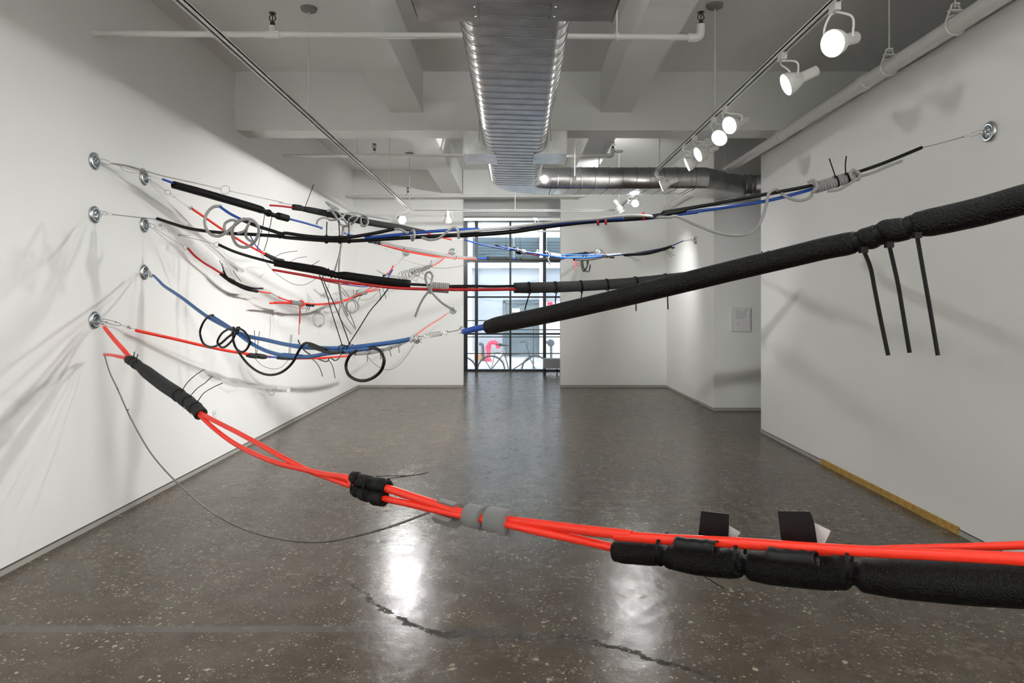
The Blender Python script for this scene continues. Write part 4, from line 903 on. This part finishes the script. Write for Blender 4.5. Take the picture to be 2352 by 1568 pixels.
S.tie('5:735,945', 21, ['5:@-.04 718,890 650,700 570,500 480,300 445,220 425,140', '5:@-.05 718,885 800,760 945,530 1040,420 1135,297'], 2.4, 3.4)
S.knot('5:1425,842', 9, 'bright', 12, 1.6, 3); S.knot('5:1405,850', 7, 'bright', 7, 1.6, 9)
S.wire('5:1460,815 1530,806', 1.6); S.ring('5:1545,806', 4.2, 2, tilt=.8, m='bright'); S.wire('5:1558,803 1590,797', 2, 'bright')
S.link('5:1580,800 1712,776', 8, 3); S.tube('turnbuckle', '5:1600,797 1640,790 1690,781', 3.2, 'bright'); S.wire('5:1705,775 1748,768', 2, 'bright'); S.ring('5:1763,768', 5, 2, tilt=.5, m='bright')
S.wire('5:1778,766 1925,738', 1.4); S.knot('5:1940,745', 7.5, 'bright', 9, 1.8, 4)
S.tube('tube', '5:1962,757 2050,735 2210,700', [13.5, 14, 14], 'blue', seg=16)
o_ = S.foam('0:1124,750 1145,745 1250,724 1400,690 1500,666 1602,641 1700,617 1805,592 1900,569 1940,561 1960,557 1972,556 1988,548 2000,546 2012,541 2020,538.5 2036,530 2056,529 2078,525 2092,519 2110,515 2141,510 2250,486 2352,458 2500,420 2800,330', [34, 37, 40, 43, 45, 46.5, 48, 49.5, 51.5, 53, 51, 41, 50, 53, 51, 42, 52, 56, 54, 43, 58, 64, 67, 70, 77, 95], 'fblack', seg=40, n=12, ends='round')
for a_, w_, tl in (('1974,555', 43, '1983,574 1999,614 2009,664 2022,730 2040,816'), ('2021,538', 44, '2042,562 2062,650 2074,720 2089,810'), ('2093,519', 45, '2106,540 2120,620 2136,710 2154,816')):
    S.tie('0:'+a_, w_, ['0:@-.02 '+tl], 9.5, 13)

# --- big red strand in front
P3 = (.994, 1.33)
S = Strand(xy(AN['A6']), P3, AN['A6'], 'nearest strand of bright red tubes with foam collars and long black foam along the bottom')
S.wire('4:310,552 330,570 350,598', 1.2, 'pink'); 
S.tube('tube', '8:115,5 160,62 210,120 250,165 310,245', [8.5, 9.5, 10, 10.5, 11], 'red', seg=14)
S.tube('tube', '8:113,183 150,184 200,194 265,212 320,250', [6.5, 7, 8, 8.5, 9], 'red', seg=14)
S.foam('8:272,215 290,222 306,232 318,242 334,252 400,305 500,380 590,440 612,458 640,478 668,498 695,522 720,540 745,572', [20, 23, 19, 24, 20, 28, 30, 31, 28, 31, 28, 31, 28, 31], 'fdark', seg=26)
for a_, w_, tl in (('303,230', 21, ['8:306,208 306,190 311,165']), ('329,250', 22, ['8:325,228 326,205 333,180']), ('603,450', 31, ['8:620,425 650,375 700,325 765,280']), ('664,496', 31, ['8:673,458 720,405 770,370 818,326']), ('712,536', 31, ['8:720,497 760,440 820,400 887,369'])):
    S.tie('8:'+a_, w_, ['@-.03 '+t_ for t_ in tl], 2.0, 3)
S.tube('tube', '8:@-.01 735,562 800,598 1000,700 1150,782 1300,865 1450,942 1600,995 1740,1040 A:400,225 700,316 900,380 1050,427 1200,462 1420,482 1700,522 2000,562 2352,602 B:150,232 400,252 800,272 1200,300 1500,318 2000,342 2700,380', [10, 10.5, 11, 11.5, 12, 12.5, 13, 15, 18, 19, 19, 18, 16, 16, 21, 23, 23, 24, 24, 25, 25, 26, 28, 34][:24], 'red', seg=18, keep=True)
S.tube('tube', '8:@-.02 738,580 830,665 950,755 1100,835 1250,893 1400,930 1550,965 1720,1000 A:200,205 400,303 600,350 800,398 1100,462 1400,520 1700,585 2000,646,.03 2200,692,.06 2290,708,.08 B:230,326,.09', [10, 10.5, 11, 11.5, 12, 12.5, 13, 15, 15, 15.5, 15.5, 15, 15, 17, 19, 20, 20, 20, 20], 'red', seg=18)
S.tube('tube', 'B:@.05 1350,312 1700,300 2000,296 2352,285 2700,270', [12, 16, 19, 22], 'red', seg=16)
S.tube('tube', 'B:@.02 830,290 1100,312 1300,330', [12, 14, 12], 'red', seg=16)
# foam collars
S.foam('A:@-.005 205,150 232,165 246,172 290,188 330,198 345,204 380,212 430,222 470,230', [27, 33, 27, 35, 35, 28, 37, 38, 34], 'fblack', seg=26)
S.foam('A:@-.03 215,248 240,262 255,270 290,282 328,292 345,300 380,312 440,320', [26, 30, 25, 32, 33, 27, 35, 34], 'fblack', seg=26)
S.tie('A:@-.02 244,215', 43, [], 2, 4, asp=.8); S.tie('A:@-.02 343,250', 50, ['A:@.01 395,148 500,142 640,142 785,118', 'A:@.01 480,165 580,150 755,127'], 1.6, 4, asp=.8)
def collar(a, b, ro, ri, a0, a1, name='foam_collar'):
    A, B = S.pts(a+' '+b); k = A.y/F; u = (B-A).normalized(); v = Vector((0, 0, 1)); v = (v-u*v.dot(u)).normalized(); x = u.cross(v)   # x: towards the camera side
    if x.y > 0: x = -x
    n = 26; V = []; Fc = []
    for i in range(n+1):
        an = math.radians(a0+(a1-a0)*i/n); dr = v*math.cos(an)+x*math.sin(an)
        V += [A+dr*ro*k, B+dr*ro*k, B+dr*ri*k, A+dr*ri*k]
    for i in range(n):
        for e in range(4): Fc.append((i*4+e, i*4+(e+1) % 4, (i+1)*4+(e+1) % 4, (i+1)*4+e))
    Fc += [(3, 2, 1, 0), (n*4, n*4+1, n*4+2, n*4+3)]
    q = MB(); q.add(V, Fc); o = q.build(name, 'fgrey', S.root, True); o.data.set_sharp_from_angle(angle=math.radians(35)); return o
collar('A:880,414', '1005,450', 28, 14, 105, 385)
collar('A:1100,447', '1215,474', 27, 13.5, -185, 135)
collar('A:1265,476', '1415,508', 29, 14, -185, 140)
S.tie('A:@-.01 1160,462', 55, [], 1, 1.5, 'fgrey', 'collar_seam') if False else None
# long black foam along the bottom
S.foam('B:@.045 152,318 200,322 330,330 375,334 412,338 450,348 600,368 760,384 800,388 846,390 890,398 1000,410 1250,428 1380,432 1436,438 1500,450 1700,468 2000,490 2352,508 2700,530', [46, 51, 53, 51, 42, 55, 66, 66, 62, 44, 66, 74, 80, 78, 52, 76, 88, 94, 98, 104], 'fblack', seg=40, n=10)
for a_, w_, hh in (('@.01 402,305', 72, 4), ('@.01 822,340', 78, 4), ('@.01 1412,378', 84, 4)):
    S.tie('B:'+a_, w_, [], 2, 8, asp=1.35)
# rubber straps: a flat flap standing up behind the tube and a rolled end in front
def strap(flap, roll, rw, tri):
    k = S.pts(flap[0])[0]
    q = MB(); P = [S.pts('B:@.06 '+f)[0] for f in flap]; B_ = [p+Vector((0, .003, 0)) for p in P]
    n = len(P); q.add(P+B_, [list(range(n)), [i+n for i in range(n)][::-1]]+[(i, (i+1) % n, (i+1) % n+n, i+n) for i in range(n)]); st = q.build('rubber_strap', 'black', S.root)
    q = MB(); P = [S.pts('B:@.075 '+f)[0] for f in tri]; B_ = [p+Vector((0, .002, 0)) for p in P]; n = len(P)
    q.add(P+B_, [list(range(n)), [i+n for i in range(n)][::-1]]+[(i, (i+1) % n, (i+1) % n+n, i+n) for i in range(n)]); o = q.build('strap_lining', 'paper', st); o['label'] = 'pale grey inner side of the strap'
    A = S.pts('B:@-.035 '+roll); Q = spline(A, 6); R = [rw/2*Q[0].y/F*(1+.05*math.sin(i*1.1)) for i in range(len(Q))]
    q = MB(); sweep(q, Q, R, 24, ends='open', wall=.82, flat=(.95, 1.0)); q.build('strap_roll', 'black', st, True)
strap(['612,102', '763,118', '757,262', '595,252'], '482,280 560,290 640,297 695,305', 36, ['763,180', '825,218', '795,252', '757,262'])
strap(['1025,103', '1200,105', '1222,168', '1240,290', '1047,280'], '980,340 1060,352 1150,360 1230,366', 40, ['1218,163', '1311,208', '1272,290', '1238,290'])
S.wire('B:@.05 610,443 735,520', 1.6, 'tie'); S.wire('B:@.05 1720,540 1760,555', 3, 'tie')
S.wire('0:@-.01 240,816 252,855 270,893 300,960 350,1045 430,1130 500,1185 580,1222 660,1240 740,1244 820,1230 900,1208 987,1176', 2.6, twist=True)
for p_ in ('270,893', '294,941', '432,1134'): S.knot('0:@-.01 '+p_, 1.8, turns=2, w=1)

# --- lowest left strand to the far wall
S = Strand(xy(AN['A6']), xy(AN['R3']), AN['A6'], 'red tube strand with short foam pieces passing under the black loops to the far wall')
S.wire('4:320,520 340,518 420,535 495,562 498,575 480,578 400,562 330,540', 1.2); S.knot('4:372,547', 1.6, turns=2, w=.8); S.knot('4:455,550', 1.5, turns=2, w=.8)
S.wire('4:500,572 560,592 640,612', .9); S.knot('4:572,596', 4.2, 'bright', 5, 1.2, 2)
S.tube('tube', '4:640,622 820,662 1000,702 1300,772 1480,808 1665,836', [7.5, 7.4, 7, 6.8, 6.4], 'red', seg=14, keep=True)
S.foam('4:1640,842 1672,847 1705,851 1722,852 1740,852 1775,857 1802,860', [10, 12, 11.5, 9, 12, 12, 10], 'fdark')
S.tie('4:1716,852', 13, ['4:@-.03 1716,830 1708,720 1702,622', '4:@-.03 1724,830 1735,730 1748,628'], 1.3, 1.8)
S.tube('tube', '4:1800,860 1870,862 1955,863', 4.2, 'blue'); S.tube('tube', '4:1790,850 1850,852', 2.2, 'red')
S.foam('4:1912,866 1960,868 2000,870 2020,872 2062,872', [8, 9.5, 9, 7.5, 9], 'fdark')
S.tie('4:2010,871', 10, ['4:@-.03 2008,860 2020,750 2030,660', '4:@-.03 2020,860 2032,750 2042,660'], 1.1, 1.6)
S.tube('tube', '4:2060,873 2352,872 5:140,1050 300,1047 450,1040 600,1030 730,1020', [4.2, 4.4, 4.6, 4.6], 'red', keep=True)
S.foam('5:780,1002 850,996 950,985 1050,965 1150,937 1240,908 1330,870', [7, 7.5, 8, 7.8, 7.2, 6.4, 5], 'fgrey')
for p_, tl in (('905,990', '910,1012 910,1085'), ('930,988', ''), ('1065,960', '1052,1000 1056,1058'), ('1153,936', '1150,955 1160,990 1168,1026'), ('1248,905', '1246,920 1252,950 1257,988')):
    S.tie('5:'+p_, 9, ['5:@-.03 '+tl] if tl else [], 1.3, 1.3, head=False)
S.rope('5:@-.04 165,853 185,900 230,960 300,1010 @.02 360,1045 @-.04 420,1070 480,1078 500,1045 520,1045 560,1070 600,1050 630,1000', 3.0, 'rball')
S.rope('5:@-.04 318,1058 360,1095 400,1160 428,1242', 1.8, 'rball'); S.rope('5:@-.04 488,1060 530,1120 550,1190 562,1262', 1.8, 'rball')
S.wire('4:1715,880 1750,920 1800,950 1870,968 1950,950 2005,890', 1.0); S.ring('5:762,1030', 3.5, .8)
S.wire('5:915,1030 960,1080 1020,1130 1100,1168 1180,1165 1260,1110 1340,1020 1412,900', .9)
S.tube('tube', '5:1445,790 1520,735 1600,680 1690,625 1765,570', 2.6, 'pink'); S.wire('5:1765,570 1835,530', .9)
